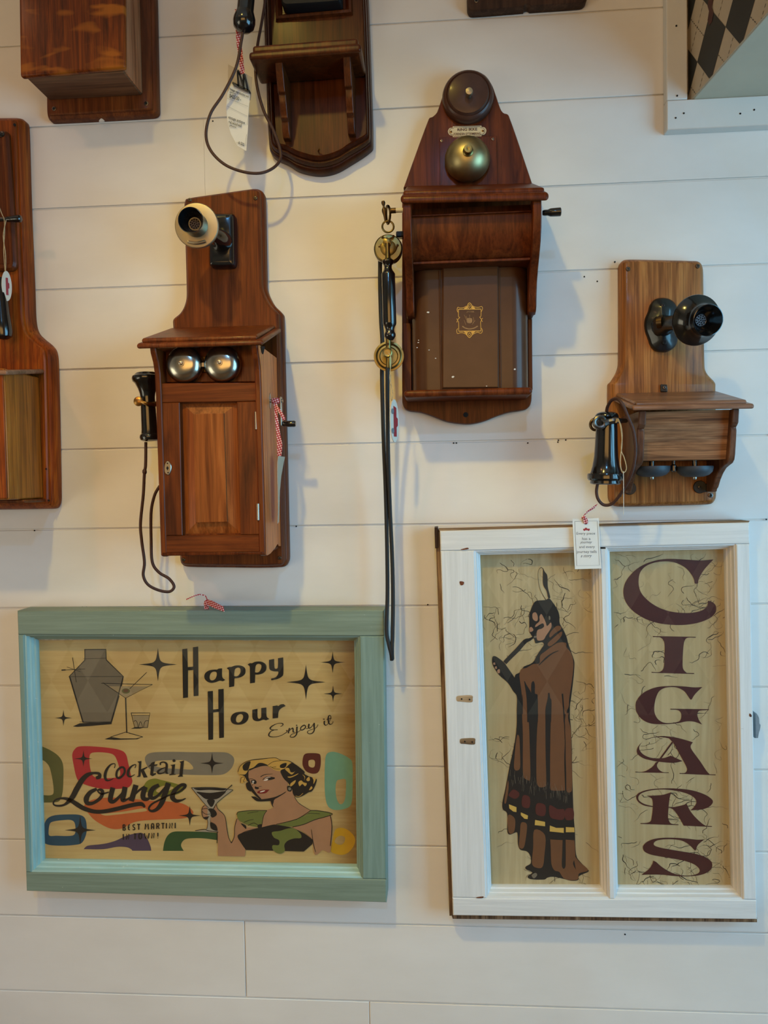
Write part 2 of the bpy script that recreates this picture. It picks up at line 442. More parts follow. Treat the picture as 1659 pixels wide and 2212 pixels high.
def xz(pts, dep=0.0):
    """pixel outline -> [(x, z)]; a point may carry its own depth as 3rd value"""
    out = []
    for q in pts:
        v = P(q[0], q[1], q[2] if len(q) > 2 else dep); out.append((v.x, v.z))
    return out
def Z(ox, oy, s): return lambda pts: [(ox + p[0]/s, oy + p[1]/s) + tuple(p[2:]) for p in pts]
def on(pts, dep): return [P(x, y, dep) for x, y in pts]
# -- flat paint and print: loops in photograph pixels laid on the painted surface at its real depth
class Ink:
    def __init__(s, dep, plane=None): s.d = dep; s.v = []; s.f = []; s.plane = plane; s.step = 6e-6
    def pt(s, x, y): return s.plane(x, y) if s.plane else P(x, y, s.d)
    def poly(s, loops, smooth=True, n=4):
        if not isinstance(loops[0][0], (tuple, list)) : loops = [loops]
        L = [[Vector((x, y, 0)) for x, y in (crv(l, True, n) if smooth else [q[:2] for q in l])] for l in loops]
        tr = tessellate_polygon(L); s.d += s.step; o = len(s.v); fl = [q for l in L for q in l]
        s.v += [tuple(s.pt(q.x, q.y)) for q in fl]; s.f += [tuple(i + o for i in t) for t in tr]; return s
    def stroke(s, pts, w, sub=5, closed=False):
        s.d += s.step
        p = crv(pts, closed, sub) if sub > 1 else [q[:2] for q in pts]; p = [Vector(q) for q in p]; m = len(p); o = len(s.v)
        for i in range(m):
            t = (p[(i+1) % m] - p[i-1]) if closed else (p[min(i+1, m-1)] - p[max(i-1, 0)])
            t = t.normalized() if t.length > 1e-9 else Vector((1, 0)); nn = Vector((-t.y, t.x))
            if isinstance(w, (list, tuple)):
                q = i / max(1, m - 1) * (len(w) - 1); k = min(int(q), len(w) - 2); ww = w[k] + (w[k+1]-w[k])*(q-k)
            else: ww = w
            a, b = p[i] + nn*ww/2, p[i] - nn*ww/2
            s.v += [tuple(s.pt(a.x, a.y)), tuple(s.pt(b.x, b.y))]
        for i in range(m if closed else m - 1):
            j = (i + 1) % m; s.f.append((o + 2*i, o + 2*i+1, o + 2*j+1, o + 2*j))
        return s
    def line(s, pts, w): return s.stroke(pts, w, 1)
    def dot(s, x, y, rx, ry=None, n=18):
        ry = ry or rx
        return s.poly([[(x + rx*math.cos(2*math.pi*k/n), y + ry*math.sin(2*math.pi*k/n)) for k in range(n)]], False)
    def star(s, x, y, rx, ry):
        k = 0.13; q = []
        for i in range(4):
            a = i * math.pi / 2; b = a + math.pi / 4
            q.append((x + rx*math.cos(a), y + ry*math.sin(a), 1))
            q.append((x + rx*0.36*math.cos(b)*0.72, y + ry*0.36*math.sin(b)*0.72))
        L = []
        for i in range(8):
            L.append(q[i])
            if i % 2 == 0:
                nx = q[(i+1) % 8]; mid = (q[i][0]*0.45 + nx[0]*0.55, q[i][1]*0.45 + nx[1]*0.55)
                c = (x, y); L.append((mid[0] + (c[0]-mid[0])*0.24, mid[1] + (c[1]-mid[1])*0.24))
            else:
                nx = q[(i+1) % 8]; mid = (q[i][0]*0.55 + nx[0]*0.45, q[i][1]*0.55 + nx[1]*0.45)
                L.append((mid[0] + (x-mid[0])*0.24, mid[1] + (y-mid[1])*0.24))
        return s.poly([L], True, 3)
    def build(s, name, mat, parent, label=None):
        me = bpy.data.meshes.new(name); o = bpy.data.objects.new(name, me); COL.objects.link(o); o.parent = parent
        org = ORG[parent.name]; ORG[o.name] = org
        me.from_pydata([(q[0]-org.x, q[1]-org.y, q[2]-org.z) for q in s.v], [], s.f); me.update()
        me.materials.append(MATS[mat])
        if label: o['label'] = label
        return o
GL = {'A': [[(0, 1), (0, .25), (.25, 0), (.75, 0), (1, .25), (1, 1)], [(0, .6), (1, .6)]], 'B': [[(0, 0), (0, 1), (.7, 1), (1, .8), (.7, .5), (0, .5)], [(0, 0), (.65, 0), (.9, .22), (.65, .5)]],
      'E': [[(.9, 0), (.2, .1), (0, .5), (.2, .9), (.9, 1)], [(.1, .5), (.7, .5)]], 'S': [[(1, .1), (.5, 0), (.05, .2), (.3, .48), (.8, .58), (1, .8), (.6, 1), (0, .95)]],
      'T': [[(0, .03), (1, .03)], [(.5, 0), (.5, 1)]], 'M': [[(0, 1), (.15, 0), (.5, .6), (.85, 0), (1, 1)]], 'R': [[(0, 1), (0, 0), (.7, 0), (1, .25), (.7, .52), (.1, .52)], [(.5, .52), (1, 1)]],
      'I': [[(.5, 0), (.5, 1)]], 'N': [[(0, 1), (0, 0), (1, 1), (1, 0)]], 'O': [[(.5, 0), (.05, .15), (0, .5), (.05, .85), (.5, 1), (.95, .85), (1, .5), (.95, .15), (.5, 0)]],
      'W': [[(0, 0), (.25, 1), (.5, .4), (.75, 1), (1, 0)]], '!': [[(.5, 0), (.5, .7)], [(.5, .9), (.5, 1)]]}
def letter(k, ch, x0, x1, y0, y1, w):
    for st in GL[ch]: k.line([(x0 + (x1-x0)*a, y0 + (y1-y0)*b) for a, b in st], w)
_fc = {}
def type_mesh(text, bold=0.0, shear=0.0):
    cu = bpy.data.curves.new('t', 'FONT'); cu.body = text; cu.size = 1.0; cu.align_x = 'CENTER'; cu.offset = bold; cu.shear = shear; cu.resolution_u = 2
    o = bpy.data.objects.new('t', cu); COL.objects.link(o)
    dg = bpy.context.evaluated_depsgraph_get(); me = o.evaluated_get(dg).to_mesh()
    v = [tuple(q.co) for q in me.vertices]; f = [tuple(q.vertices) for q in me.polygons]
    o.evaluated_get(dg).to_mesh_clear(); bpy.data.objects.remove(o); bpy.data.curves.remove(cu)
    return v, f
def type_on(k, text, cx, cy, width, height, bold=0.0, shear=0.0, slope=0.0):
    """set a line of type centred at (cx, cy) in pixels on the surface of an Ink"""
    v, f = type_mesh(text, bold, shear)
    if not v: return
    x0 = min(q[0] for q in v); x1 = max(q[0] for q in v); y0 = min(q[1] for q in v); y1 = max(q[1] for q in v); o = len(k.v)
    for q in v:
        a = ((q[0]-x0)/(x1-x0) - .5)*width; b = -((q[1]-y0)/(y1-y0) - .5)*height
        k.v.append(tuple(k.pt(cx + a, cy + b + a*slope)))
    k.f += [tuple(i + o for i in t) for t in f]
def screw(parent, px, py, dep, r=0.0035, mat='screw_metal', name='screw'):
    b = P(px, py, dep)
    g = G().lathe([(r, -0.002), (r, 0.0006), (r*0.8, 0.0014), (r*0.25, 0.0016)], b, (0, -1, 0), 14)
    s = g.build(name, mat, parent)
    for a in (0.5, 2.07):
        c, d = math.cos(a)*r*0.62, math.sin(a)*r*0.62; q = 0.0004
        n_ = Vector((-math.sin(a), 0, math.cos(a)))*q; e = Vector((c, 0, d)); bb = b + Vector((0, -0.0017, 0))
        G().add([bb-e-n_, bb+e-n_, bb+e+n_, bb-e+n_], [(0, 1, 2, 3)]).build('slot', 'hole_dark', s)
    return s
def hole(parent, px, py, dep, r=0.003, ring=False):
    b = P(px, py, dep)
    if ring: G().lathe([(r*1.7, -0.001), (r*1.7, 0.0008), (r, 0.0012)], b, (0, -1, 0), 16).build('screw_cup', 'gunmetal', parent)
    G().lathe([(r, 0.0), (r, 0.0013)], b, (0, -1, 0), 14).build('screw_hole', 'hole_dark', parent)

# ================================================================== the room
def zl(k): return CAMH + 0.9066627 - 0.14 * k
wall = struct(G().box(RX0, RX1, 0.0030, 0.09, 0, RZ1).build('wall_back', 'shiplap_paint'))
joints = {2: [461], 12: [506], 13: [778], -2: [900], 5: [1900], 8: [-300], 10: [1980], 0: [-250], 4: [-420], 7: [2050]}
for k in range(-7, 18):
    z1, z0 = zl(k), zl(k + 1)
    z0, z1 = max(z0, 0.0), min(z1, RZ1)
    if z1 - z0 < 0.02: continue
    xs = [RX0] + [P(j, 1106, 0).x for j in joints.get(k, [])] + [RX1]
    for a, b in zip(xs, xs[1:]):
        jg = 0.0001 if k == 2 else 0.0007; a2 = a + (jg if a > RX0 else 0); b2 = b - (jg if b < RX1 else 0)
        dy = RN.uniform(-0.0006, 0.0006)
        G().box(a2, b2, dy if dy > 0 else dy, 0.0034, z0 + 0.0013, z1 - 0.0013).build('plank', 'shiplap_paint', wall, 0.0003 if k == 2 else 0.0011, 2)
g = G()
for px, py in ((980, 957), (986, 957), (1206, 951), (1222, 950.5), (169, 1312), (178, 1311.5), (187, 1311.5), (924, 1306), (120, 88), (1328, 566), (1290, 608), (1262, 598), (460, 262), (1140, 957),
               (1664, 940), (1205, 955), (350, 971), (640, 1137), (75, 1146), (1655, 1122), (1350, 2018)):
    g.lathe([(0.0013, 0.0), (0.0013, 0.0011), (0.0004, 0.0013)], P(px, py, 0.0), (0, -1, 0), 8)
nh = g.build('nail_hole', 'hole_dark', wall); nh['kind'] = 'stuff'

# bulkhead at the upper right with its white casing
C0 = P(1486, 227, 0); C1 = P(1659, 43, 0.25)
UD = Vector((C1.x - C0.x, C1.y, 0)).normalized()                    # along the papered side, towards the room
L0 = 0.85
E1 = C0 + UD * L0
bh = G().hexa([(C0.x, 0.0, C0.z), (E1.x, E1.y, C0.z), (RX1, E1.y, C0.z), (RX1, 0.0, C0.z),
               (C0.x, 0.0, RZ1), (E1.x, E1.y, RZ1), (RX1, E1.y, RZ1), (RX1, 0.0, RZ1)]).build('wall_bulkhead', 'sage_paint', None, 0.002)
struct(bh)
ND = Vector((UD.y, -UD.x, 0)).normalized()
if ND.x > 0: ND = -ND
def bplane(u, v, off=0.0): return Vector((C0.x, 0, 0)) + UD * u + Vector((0, 0, v)) + ND * off
q = [bplane(0.0, C0.z + 0.001, 0.0008), bplane(L0, C0.z + 0.001, 0.0008), bplane(L0, C0.z + 0.001, 0), bplane(0, C0.z + 0.001, 0)]
G().hexa(q + [Vector((a.x, a.y, RZ1)) for a in q]).build('wallpaper', 'wallpaper_cream', bh)
def bray(px, py):
    w = MT @ Vector(((px - 829.5) / FPX, (py - 1106) / FPX, 1.0)); d = Vector((w.x, w.z, -w.y)); o = Vector((0, -DIST, CAMH))
    t = (C0 - o).dot(ND) / d.dot(ND); h = o + d * t
    return ((h - Vector((C0.x, 0, h.z))).dot(UD), h.z)
_z = Z(1360, 0, 5.548)
(uA, vA), (uB, vB), (uT, vT), (uD, vD) = [bray(*q) for q in _z([(820, 740), (1160, 325), (990, 85), (958, 985)])]
cu0, cv0, hw, hh = (uA + uB) / 2, (vA + vB) / 2, (uB - uA) / 2, (vT - vD) / 2
def clip(pl, f):
    out = []
    for i in range(len(pl)):
        a, b = pl[i-1], pl[i]; fa, fb = f(a), f(b)
        if (fa >= 0) != (fb >= 0):
            t = fa / (fa - fb); out.append((a[0] + (b[0]-a[0])*t, a[1] + (b[1]-a[1])*t))
        if fb >= 0: out.append(b)
    return out
def bclip(pl):
    for f in (lambda q: q[0] - 0.004, lambda q: L0 - q[0], lambda q: q[1] - C0.z - 0.002, lambda q: RZ1 - q[1]): pl = clip(pl, f) if pl else pl
    return pl
gd, gr, gs = G(), G(), G()
for i in range(-3, 14):
    for j in range(-1, 9):
        c = (cu0 + 2*hw*i, cv0 + 2*hh*j)
        pl = bclip([(c[0]-hw, c[1]), (c[0], c[1]-hh), (c[0]+hw, c[1]), (c[0], c[1]+hh)])
        if len(pl) > 2: gd.add([bplane(u, v, 0.0013) for u, v in pl], [tuple(range(len(pl)))])
        t = (c[0], c[1] + hh); zz = []
        for sgn in (1, -1):
            for m in range(5):
                y = (m - 2) * sgn * -0.012 * 0.9; zz.append((t[0] + sgn*(0.010 if m % 2 else 0.005), t[1] + y))
        pl = bclip(zz) if j >= 0 else []
        if len(pl) > 2: gr.add([bplane(u, v, 0.0018) for u, v in pl], [tuple(range(len(pl)))])
        cc = (c[0] + hw, c[1] + hh)
        for sx in (1, -1):
            for m in range(-4, 5):
                a = (cc[0] + sx*hw*0.5*(m-0.28)/4.5, cc[1] + hh*0.5*(m-0.28)/4.5); b = (cc[0] + sx*hw*0.5*(m+0.28)/4.5, cc[1] + hh*0.5*(m+0.28)/4.5)
                w = 0.0007
                pl = bclip([(a[0]-w, a[1]), (a[0]+w, a[1]), (b[0]+w, b[1]), (b[0]-w, b[1])])
                if len(pl) > 2: gs.add([bplane(u, v, 0.0013) for u, v in pl], [tuple(range(len(pl)))])
gd.build('printed_diamonds', 'wallpaper_black', bh); gr.build('printed_zigzags', 'wallpaper_red', bh); gs.build('printed_dashes', 'wallpaper_black', bh)
# casing boards
tl, tr_ = P(1440, 140, 0.02).x, P(1485, 140, 0.02).x
zb0, zb1 = P(1440, 281, 0.02).z, C0.z
struct(G().box(tl, tr_, -0.02, 0.0, zb1 + 0.0006, RZ1).build('trim_1', 'trim_paint', None, 0.0015))
struct(G().box(tl, RX1, -0.0205, 0.0, zb0, zb1).build('trim_2', 'trim_paint', None, 0.0015))
g = G()
for px, py in ((1460.7, 56), (1462.7, 207), (1477, 245), (1459.5, 255), (1599, 245.7), (1629, 237.5)):
    g.lathe([(0.0014, 0.0), (0.0014, 0.001)], P(px, py, 0.0203), (0, -1, 0), 8)
nn = g.build('nail_hole', 'hole_dark', bpy.data.objects['trim_2']); nn['kind'] = 'stuff'

# the rest of the room, behind and beside the photographer
struct(G().box(RX0, RX1, RY0, 0.0, -0.05, 0.0).build('floor', 'floor_boards'))
struct(G().box(RX0, RX1, RY0, 0.0, RZ1, RZ1 + 0.05).build('ceiling', 'ceiling_paint'))
def pierced(axis, a, b0, b1, h0, h1, name, mat):
    """wall with one opening: b along the wall, h height"""
    g = G(); lo, hi = (RY0, 0.0) if axis == 'x' else (RX0, RX1)
    for s0, s1, z0, z1 in ((lo, b0, 0, RZ1), (b1, hi, 0, RZ1), (b0, b1, 0, h0), (b0, b1, h1, RZ1)):
        if axis == 'x': g.box(a, a + 0.06, s0, s1, z0, z1)
        else: g.box(s0, s1, a - 0.06, a, z0, z1)
    return struct(g.build(name, mat))
pierced('x', RX0 - 0.06, -3.4, -1.4, 0.2, 1.5, 'wall_left', 'room_paint')  # opening added for the low left fill
pierced('x', RX1, -2.2, -0.5, 0.7, 2.5, 'wall_right', 'room_paint')
pierced('y', RY0, -1.5, 1.1, 1.4, 2.6, 'wall_front', 'argyle_wallpaper')  # opening added for the warm rear fill
g = G()
for y in (-2.2, -1.375, -0.55): g.box(RX1 + 0.0, RX1 + 0.04, y, y + 0.05, 0.7, 2.5)
for z in (0.7, 1.575, 2.45): g.box(RX1 + 0.002, RX1 + 0.038, -2.2, -0.5, z, z + 0.05)
struct(g.build('window_1', 'trim_paint'))
g = G()
for x in (-1.5, -0.225, 1.05): g.box(x, x + 0.05, RY0 - 0.015, RY0, 1.4, 2.6)
for z in (1.4, 2.55): g.box(-1.5, 1.1, RY0 - 0.014, RY0 - 0.001, z, z + 0.05)
struct(g.build('rear_fill_frame', 'trim_paint'))  # frame round the opening added for the rear fill
LB = ['black ceiling spotlight nearest the telephone wall', 'black ceiling spotlight near the left wall', 'added black ceiling spotlight farthest from the telephone wall, a cool fill']
for i, (lx, ly, wt, rr, cone, aim) in enumerate(LAMPS):
    t = thing('ceiling_lamp', LB[i], 'lamp', (lx, ly, RZ1), 'ceiling spotlights')
    tgt = Vector(aim); lp = Vector((lx, ly, RZ1 - 0.14)); ax = (tgt - lp).normalized()
    G().lathe([(0.05, 0), (0.05, -0.02), (0.012, -0.022), (0.012, -0.12)], (lx, ly, RZ1), (0, 0, 1), 20).build('ceiling_mount', 'lamp_black', t)
    G().lathe([(0.03, -0.09), (0.045, -0.08), (0.055, 0.03), (0.052, 0.03), (0.04, -0.06)], lp, ax, 20).build('lamp_can', 'lamp_black', t)
    G().lathe([(0.012, -0.05), (0.026, -0.035), (0.03, -0.01), (0.02, 0.008), (0.002, 0.012)], lp, ax, 16).build('bulb', 'bulb', t)
    l = bpy.data.lights.new('lamp_light', 'SPOT'); l.energy, l.color = lit(100, wt); l.spot_size = rad(cone); l.spot_blend = 1.0; l.shadow_soft_size = rr
    o = bpy.data.objects.new('lamp_light', l); COL.objects.link(o); o.location = lp + ax * 0.05; o.rotation_euler = ax.to_track_quat('-Z', 'Y').to_euler()

# ================================================================== teal window sash sign
def quad(c, dep): return xz(c, dep)
def sash(name, label, oc, ic, dep, mats):
    """frame of rails and stiles from outer and inner corner pixels (TL, TR, BR, BL) on the front face"""
    o, i = xz(oc, dep), xz(ic, dep)
    t = thing(name, label, 'sign', ((o[2][0] + o[3][0]) / 2, 0, min(o[2][1], o[3][1])))
    def side(q, nm, mat): G().prism(q, [(0, 0.002), (0, dep - 0.0015), (0.0015, dep)]).build(nm, mat, t)
    def at(a, b, z):  # point of line a-b at height z
        k = (z - a[1]) / (b[1] - a[1]); return (a[0] + (b[0]-a[0])*k, z)
    side([o[0], o[1], at(o[1], o[2], i[1][1]), i[1], i[0], at(o[0], o[3], i[0][1])], 'top_rail', mats[0])
    side([at(o[0], o[3], i[3][1]), i[3], i[2], at(o[1], o[2], i[2][1]), o[2], o[3]], 'bottom_rail', mats[0])
    e = 0.0004
    side([at(o[0], o[3], i[0][1]-e), (i[0][0], i[0][1]-e), (i[3][0], i[3][1]+e), at(o[0], o[3], i[3][1]+e)], 'stile', mats[1])
    side([(i[1][0], i[1][1]-e), at(o[1], o[2], i[1][1]-e), at(o[1], o[2], i[2][1]+e), (i[2][0], i[2][1]+e)], 'stile', mats[1])
    return t
DT = 0.046
ts = sash('window_sash_sign', 'teal-framed old window sash painted with a Happy Hour cocktail lounge scene', [(37, 1319.5), (829, 1318.5), (835, 1950), (57, 1925)],
          [(51, 1371), (777, 1374), (783, 1899), (66.5, 1885)], DT, ('teal_paint_x', 'teal_paint_z'))
# stepped bead round the inside of the sash
ic = xz([(51, 1371), (777, 1374), (783, 1899), (66.5, 1885)], DT)
def bead(pts, idx, nm, mat, t, prof):
    """moulding along one inner side; prof = [(inset into the opening, depth)]"""
    R = []
    q = [inset(pts, i) for i, d in prof]
    for e in idx:
        R.append([(q[k][e][0], -prof[k][1], q[k][e][1]) for k in range(len(prof))])
    return G().rings(R).build(nm, mat, t, angle=25)
BP = [(0.0, 0.018), (0.0, 0.043), (0.003, 0.0425), (0.0045, 0.036), (0.007, 0.0345), (0.0085, 0.028), (0.0115, 0.027), (0.0125, 0.018)]
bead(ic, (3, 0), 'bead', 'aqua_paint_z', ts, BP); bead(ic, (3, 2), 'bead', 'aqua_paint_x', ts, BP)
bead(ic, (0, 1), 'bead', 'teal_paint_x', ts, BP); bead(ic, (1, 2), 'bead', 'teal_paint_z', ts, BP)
DP = 0.018
xr = P(775, 1600, DP).x - ts.location.x
panel_paint('teal_panel_paint', (190, 158, 100), (208, 181, 124), (176, 139, 83), 'x', (xr - 0.062, xr + 0.004, (98, 66, 24)))
pn = G().prism(xz([(58, 1366), (782, 1366), (788, 1902), (74, 1882)], DP), [(0, 0.004), (0, DP)]).build('painted_panel', 'teal_panel_paint', ts)
# dried glazing putty round the pane
def putty(t, c, dep, w, mat='putty'):
    """irregular line of old glazing putty along each side of the pane"""
    for k in range(4):
        a, b = Vector(c[k]), Vector(c[(k+1) % 4]); g = G(); m = 26; R = []
        d = (b - a).normalized(); nn = Vector((-d.y, d.x)); cen = (Vector(c[0]) + Vector(c[2])) / 2
        if nn.dot(cen - a) < 0: nn = -nn
        for j in range(m + 1):
            p = a.lerp(b, j / m); ww = w * RN.uniform(0.5, 1.3); z = P(p.x, p.y, dep); q = P(p.x + nn.x*ww, p.y + nn.y*ww, dep + 0.0002); h = Vector((0, -0.002, 0))
            R.append([z, z + h, q + h*0.4, q])
        g.rings(R).build('putty', mat, t)
putty(ts, [(69, 1377), (775, 1379), (779.5, 1886), (86, 1863)], 0.0225, 4.5)
gl = G().prism(xz([(62, 1370), (780, 1370), (785, 1899), (78, 1878)], 0.022), [(0, 0.0202), (0, 0.0222)]).build('glass_pane', 'pane_glass', ts)

for nm, c in (('ink_black', (18, 17, 16)), ('ink_tgrey', (112, 100, 82)), ('ink_ltan', (150, 130, 96)), ('ink_red2', (172, 36, 42)), ('ink_olive', (88, 86, 38)), ('ink_lime', (118, 116, 32)), ('ink_greyp', (126, 116, 98)),
              ('ink_orange', (190, 94, 46)), ('ink_blue', (28, 70, 92)), ('ink_purple', (78, 62, 84)), ('ink_dgreen', (44, 76, 38)), ('ink_maroon', (84, 28, 18)), ('ink_mint', (108, 152, 124)),
              ('ink_yellow', (192, 146, 20)), ('ink_cream', (188, 166, 124)), ('ink_skin', (168, 122, 88)), ('ink_hair', (196, 152, 72)), ('ink_leaf', (106, 112, 52)), ('ink_lip', (118, 24, 22)), ('ink_white', (222, 212, 198)),
              ('ink_glass', (160, 148, 128)), ('ink_brownie', (92, 52, 24)), ('cigar_maroon', (70, 24, 17)), ('fig_black', (24, 24, 24)), ('fig_brown', (112, 72, 44)), ('fig_face', (168, 124, 96)), ('fig_red', (84, 34, 30)),
              ('fig_yellow', (208, 168, 84)), ('fig_grey', (120, 108, 92)), ('crack_ink', (46, 40, 30))): ink(nm, c)
LV = [0.0001]
def art(name, mat, parts, parent=pn, base=DP, label=None, split=False):
    if split: return [art(name, mat, [q], parent, base, label) for q in parts]
    return art1(name, mat, parts, parent, base, label)
def art1(name, mat, parts, parent, base, label):
    """parts: list of ('p', loops) | ('s', pts, width[, closed]) | ('l', pts, width) | ('d', x, y, r[, r2]) | ('x', x, y, rx, ry)"""
    k = Ink(base + LV[0])
    for q in parts:
        if q[0] == 'p': k.poly(q[1])
        elif q[0] == 'c': k.poly(q[1], False)
        elif q[0] == 's': k.stroke(q[1], q[2], 5, len(q) > 3 and q[3])
        elif q[0] == 'l': k.line(q[1], q[2])
        elif q[0] == 'd': k.dot(*q[1:])
        elif q[0] == 'x': k.star(*q[1:])
    LV[0] = k.d - base + 1.2e-5
    return k.build(name, mat, parent, label)
T1, T2, T3, T4 = Z(20, 1280, 3.95), Z(370, 1280, 3.386), Z(20, 1580, 3.95), Z(390, 1600, 3.53)
HHz, EJ, CLz, WH, WB, BM = Z(385, 1385, 6.9125), Z(570, 1535, 10.37), Z(100, 1630, 5.184), Z(500, 1620, 8.295), Z(400, 1680, 4.879), Z(250, 1760, 11.06)
# coloured shapes
art('painted_ring', 'ink_red2', [('p', [T3([(560,150),(600,128),(700,127),(850,140),(950,160),(995,195),(1015,270),(1040,380),(1050,430),(1020,475),(940,490),(800,490),(680,465),(600,430),(570,380),(550,290),(537,200)]),
    T3([(690,195),(740,178),(830,182),(890,200),(920,250),(945,340),(940,380),(900,395),(800,400),(730,390),(700,350),(685,270)])])], label='red rounded ring')
art('painted_arc', 'ink_olive', [('p', T3([(265,122,1),(350,160),(420,210),(458,280),(462,400),(455,520),(430,590),(380,605),(283,607,1),(283,542,1),(350,545),(378,520),(370,420),(345,310),(310,260),(270,238,1)]))], label='olive green arc')
art('painted_ring', 'ink_greyp', [('p', [[(313,1638),(319,1629),(334,1625),(374,1624),(430,1625),(484,1625),(500,1631),(506,1641),(503,1654),(495,1665),(481,1673),(458,1674.5),(420,1674),(390,1673),(349,1671),(326,1663),(316,1651)],
    T3([(1240,260),(1300,248),(1480,245),(1540,270),(1570,310),(1550,325),(1480,322),(1300,310),(1240,290)])])], label='grey long ring')
art('painted_leaf', 'ink_lime', [('p', [T3([(1145,470),(1180,420),(1240,402),(1300,415),(1420,445),(1500,480),(1450,530),(1350,555),(1250,555),(1190,520),(1140,520)]), T3([(1255,500),(1310,465),(1380,470),(1400,485),(1330,520),(1270,520)])])], label='lime green leaf shape')
art('painted_swoosh', 'ink_orange', [('p', [T3([(640,630),(720,580),(850,565),(1000,570),(1200,590),(1380,600),(1490,620),(1560,670),(1565,705),(1500,740),(1350,750),(1150,760),(1050,780),(960,828),(870,830),(780,790),(700,730)]),
    T3([(780,702),(850,697),(1000,680),(1150,655),(1170,680),(1000,700),(900,712),(820,718)])])], label='orange swoosh')
art('painted_ring', 'ink_blue', [('p', [T3([(300,790),(330,740),(390,715),(500,708),(600,712),(645,740),(660,800),(655,880),(620,950),(560,968),(450,975),(340,968),(290,940),(285,880)]), T3([(345,790),(380,768),(450,758),(520,755),(555,775),(565,830),(555,880),(500,892),(400,890),(350,892),(335,870)])])], label='blue ring')
art('painted_wedge', 'ink_purple', [('p', T3([(635,1005,1),(670,975),(800,960),(900,935),(1000,890),(1090,868),(1140,870),(1180,920),(1205,980),(1212,1018,1),(1050,1018,1),(1040,1005),(1000,988),(920,985),(800,1005)]))], label='purple wedge')
art('painted_arch', 'ink_dgreen', [('p', [(352,1838,1),(355,1820),(362,1805),(374,1797),(395,1796),(440,1797),(470,1799,1),(470,1815,1),(440,1811),(410,1811),(397,1815),(391,1826),(397,1838,1)])], label='dark green arch')
art('painted_ring', 'ink_maroon', [('p', [T4([(945,105),(980,95),(1050,98),(1068,120),(1068,190),(1050,240),(1010,252),(960,235),(932,190),(932,140)]), T4([(980,150),(1010,145),(1025,160),(1022,195),(1005,205),(980,195),(975,170)])])], label='maroon small ring')
art('painted_ring', 'ink_mint', [('p', [T4([(1110,110),(1150,85),(1210,95),(1280,130),(1310,170),(1312,330),(1308,450),(1285,505),(1210,528),(1150,520),(1115,480),(1100,380),(1100,200)]), T4([(1190,310),(1220,295),(1258,295),(1262,350),(1255,440),(1235,480),(1210,480),(1190,440),(1182,370)])])], label='mint green tall ring')
art('painted_ring', 'ink_yellow', [('p', [T4([(1175,690),(1205,665),(1260,672),(1310,710),(1332,760),(1310,820),(1260,865),(1200,868),(1145,840),(1160,760)]), T4([(1195,735),(1225,725),(1255,740),(1245,780),(1215,795),(1180,780),(1175,760)])])], label='yellow ring')
# shaker, martini and shot glass
art('painted_shaker', 'ink_tgrey', [('c', T1([(645,487),(825,487),(828,575),(970,715),(940,870),(870,1110),(630,1108),(515,715),(640,577)]))], label='grey cocktail shaker')
art('painted_drink', 'ink_ltan', [('c', T1([(840,800),(1185,800),(995,892)])), ('c', T1([(1055,1048),(1192,1048),(1180,1150),(1075,1150)]))])
art('painted_olive', 'ink_olive', [('d',) + T1([(995, 840)])[0] + (9, 5.8)])
art('painted_pimento', 'ink_brownie', [('d',) + T1([(995, 838)])[0] + (5.6, 3.6)])
art('painted_outline', 'ink_black', [('l', T1([(645,484),(645,577),(515,712),(630,1108),(868,1112),(972,715),(828,575),(825,484),(640,486)]), 1.9), ('l', T1([(515,718),(630,1108)]), 2.8), ('l', T1([(972,715),(955,800)]), 2.6), ('l', T1([(935,880),(868,1112)]), 3.2), ('l', T1([(505,718),(970,716)]), .9), ('l', T1([(632,565),(830,560)]), .8), ('l', T1([(600,1103),(870,1103)]), .8),
    ('c', T1([(542,1142),(600,1116),(868,1102),(875,1122),(700,1138),(580,1146)])), ('l', T1([(540,555),(572,765)]), 1.2), ('l', T1([(445,662),(648,652)]), 1.1), ('l', T1([(445,662),(480,660)]), 2.4), ('l', T1([(492,635),(606,675)]), .9),
    ('l', T1([(785,774),(1222,785),(993,900),(800,770)]), 1.3), ('l', T1([(835,795),(1000,905)]), .8), ('l', T1([(1027,822),(1173,680)]), 1.1), ('l', T1([(993,900),(998,1060),(1003,1198)]), 2.6), ('l', T1([(865,1232),(995,1190),(1140,1232),(1080,1248)]), 1.3), ('l', T1([(1020,1200),(1140,1232)]), .8),
    ('c', T1([(812,1252),(865,1232),(950,1245),(1080,1245),(1142,1230),(1090,1252),(900,1257)])), ('l', T1([(1038,1027),(1200,1027),(1180,1152),(1070,1152),(1040,1027)]), 1.3), ('l', T1([(1048,1048),(1196,1048)]), .7), ('s', T1([(1062,1100),(1080,1092),(1095,1120),(1098,1150)]), 1), ('s', T1([(1102,1150),(1120,1100),(1138,1150)]), .9), ('s', T1([(1145,1150),(1160,1098),(1190,1094)]), 1), ('c', T1([(1036,1162),(1075,1148),(1150,1152),(1120,1160)]))])
# stars
art('painted_star', 'ink_black', [('x',) + T1([(1268, 614)])[0] + (41, 36), ('x',) + T1([(462, 1070)])[0] + (19, 17.5), ('x',) + T2([(985, 655)])[0] + (42, 38), ('x',) + T2([(1180, 510)])[0] + (26, 23), ('x',) + T2([(1183, 740)])[0] + (20.5, 18),
    ('x',) + T3([(632, 232)])[0] + (19.5, 18), ('x',) + T3([(605, 842)])[0] + (34, 31), ('x',) + T3([(1540, 718)])[0] + (24.5, 22), ('x',) + T4([(240, 172)])[0] + (25.5, 23)], split=True)
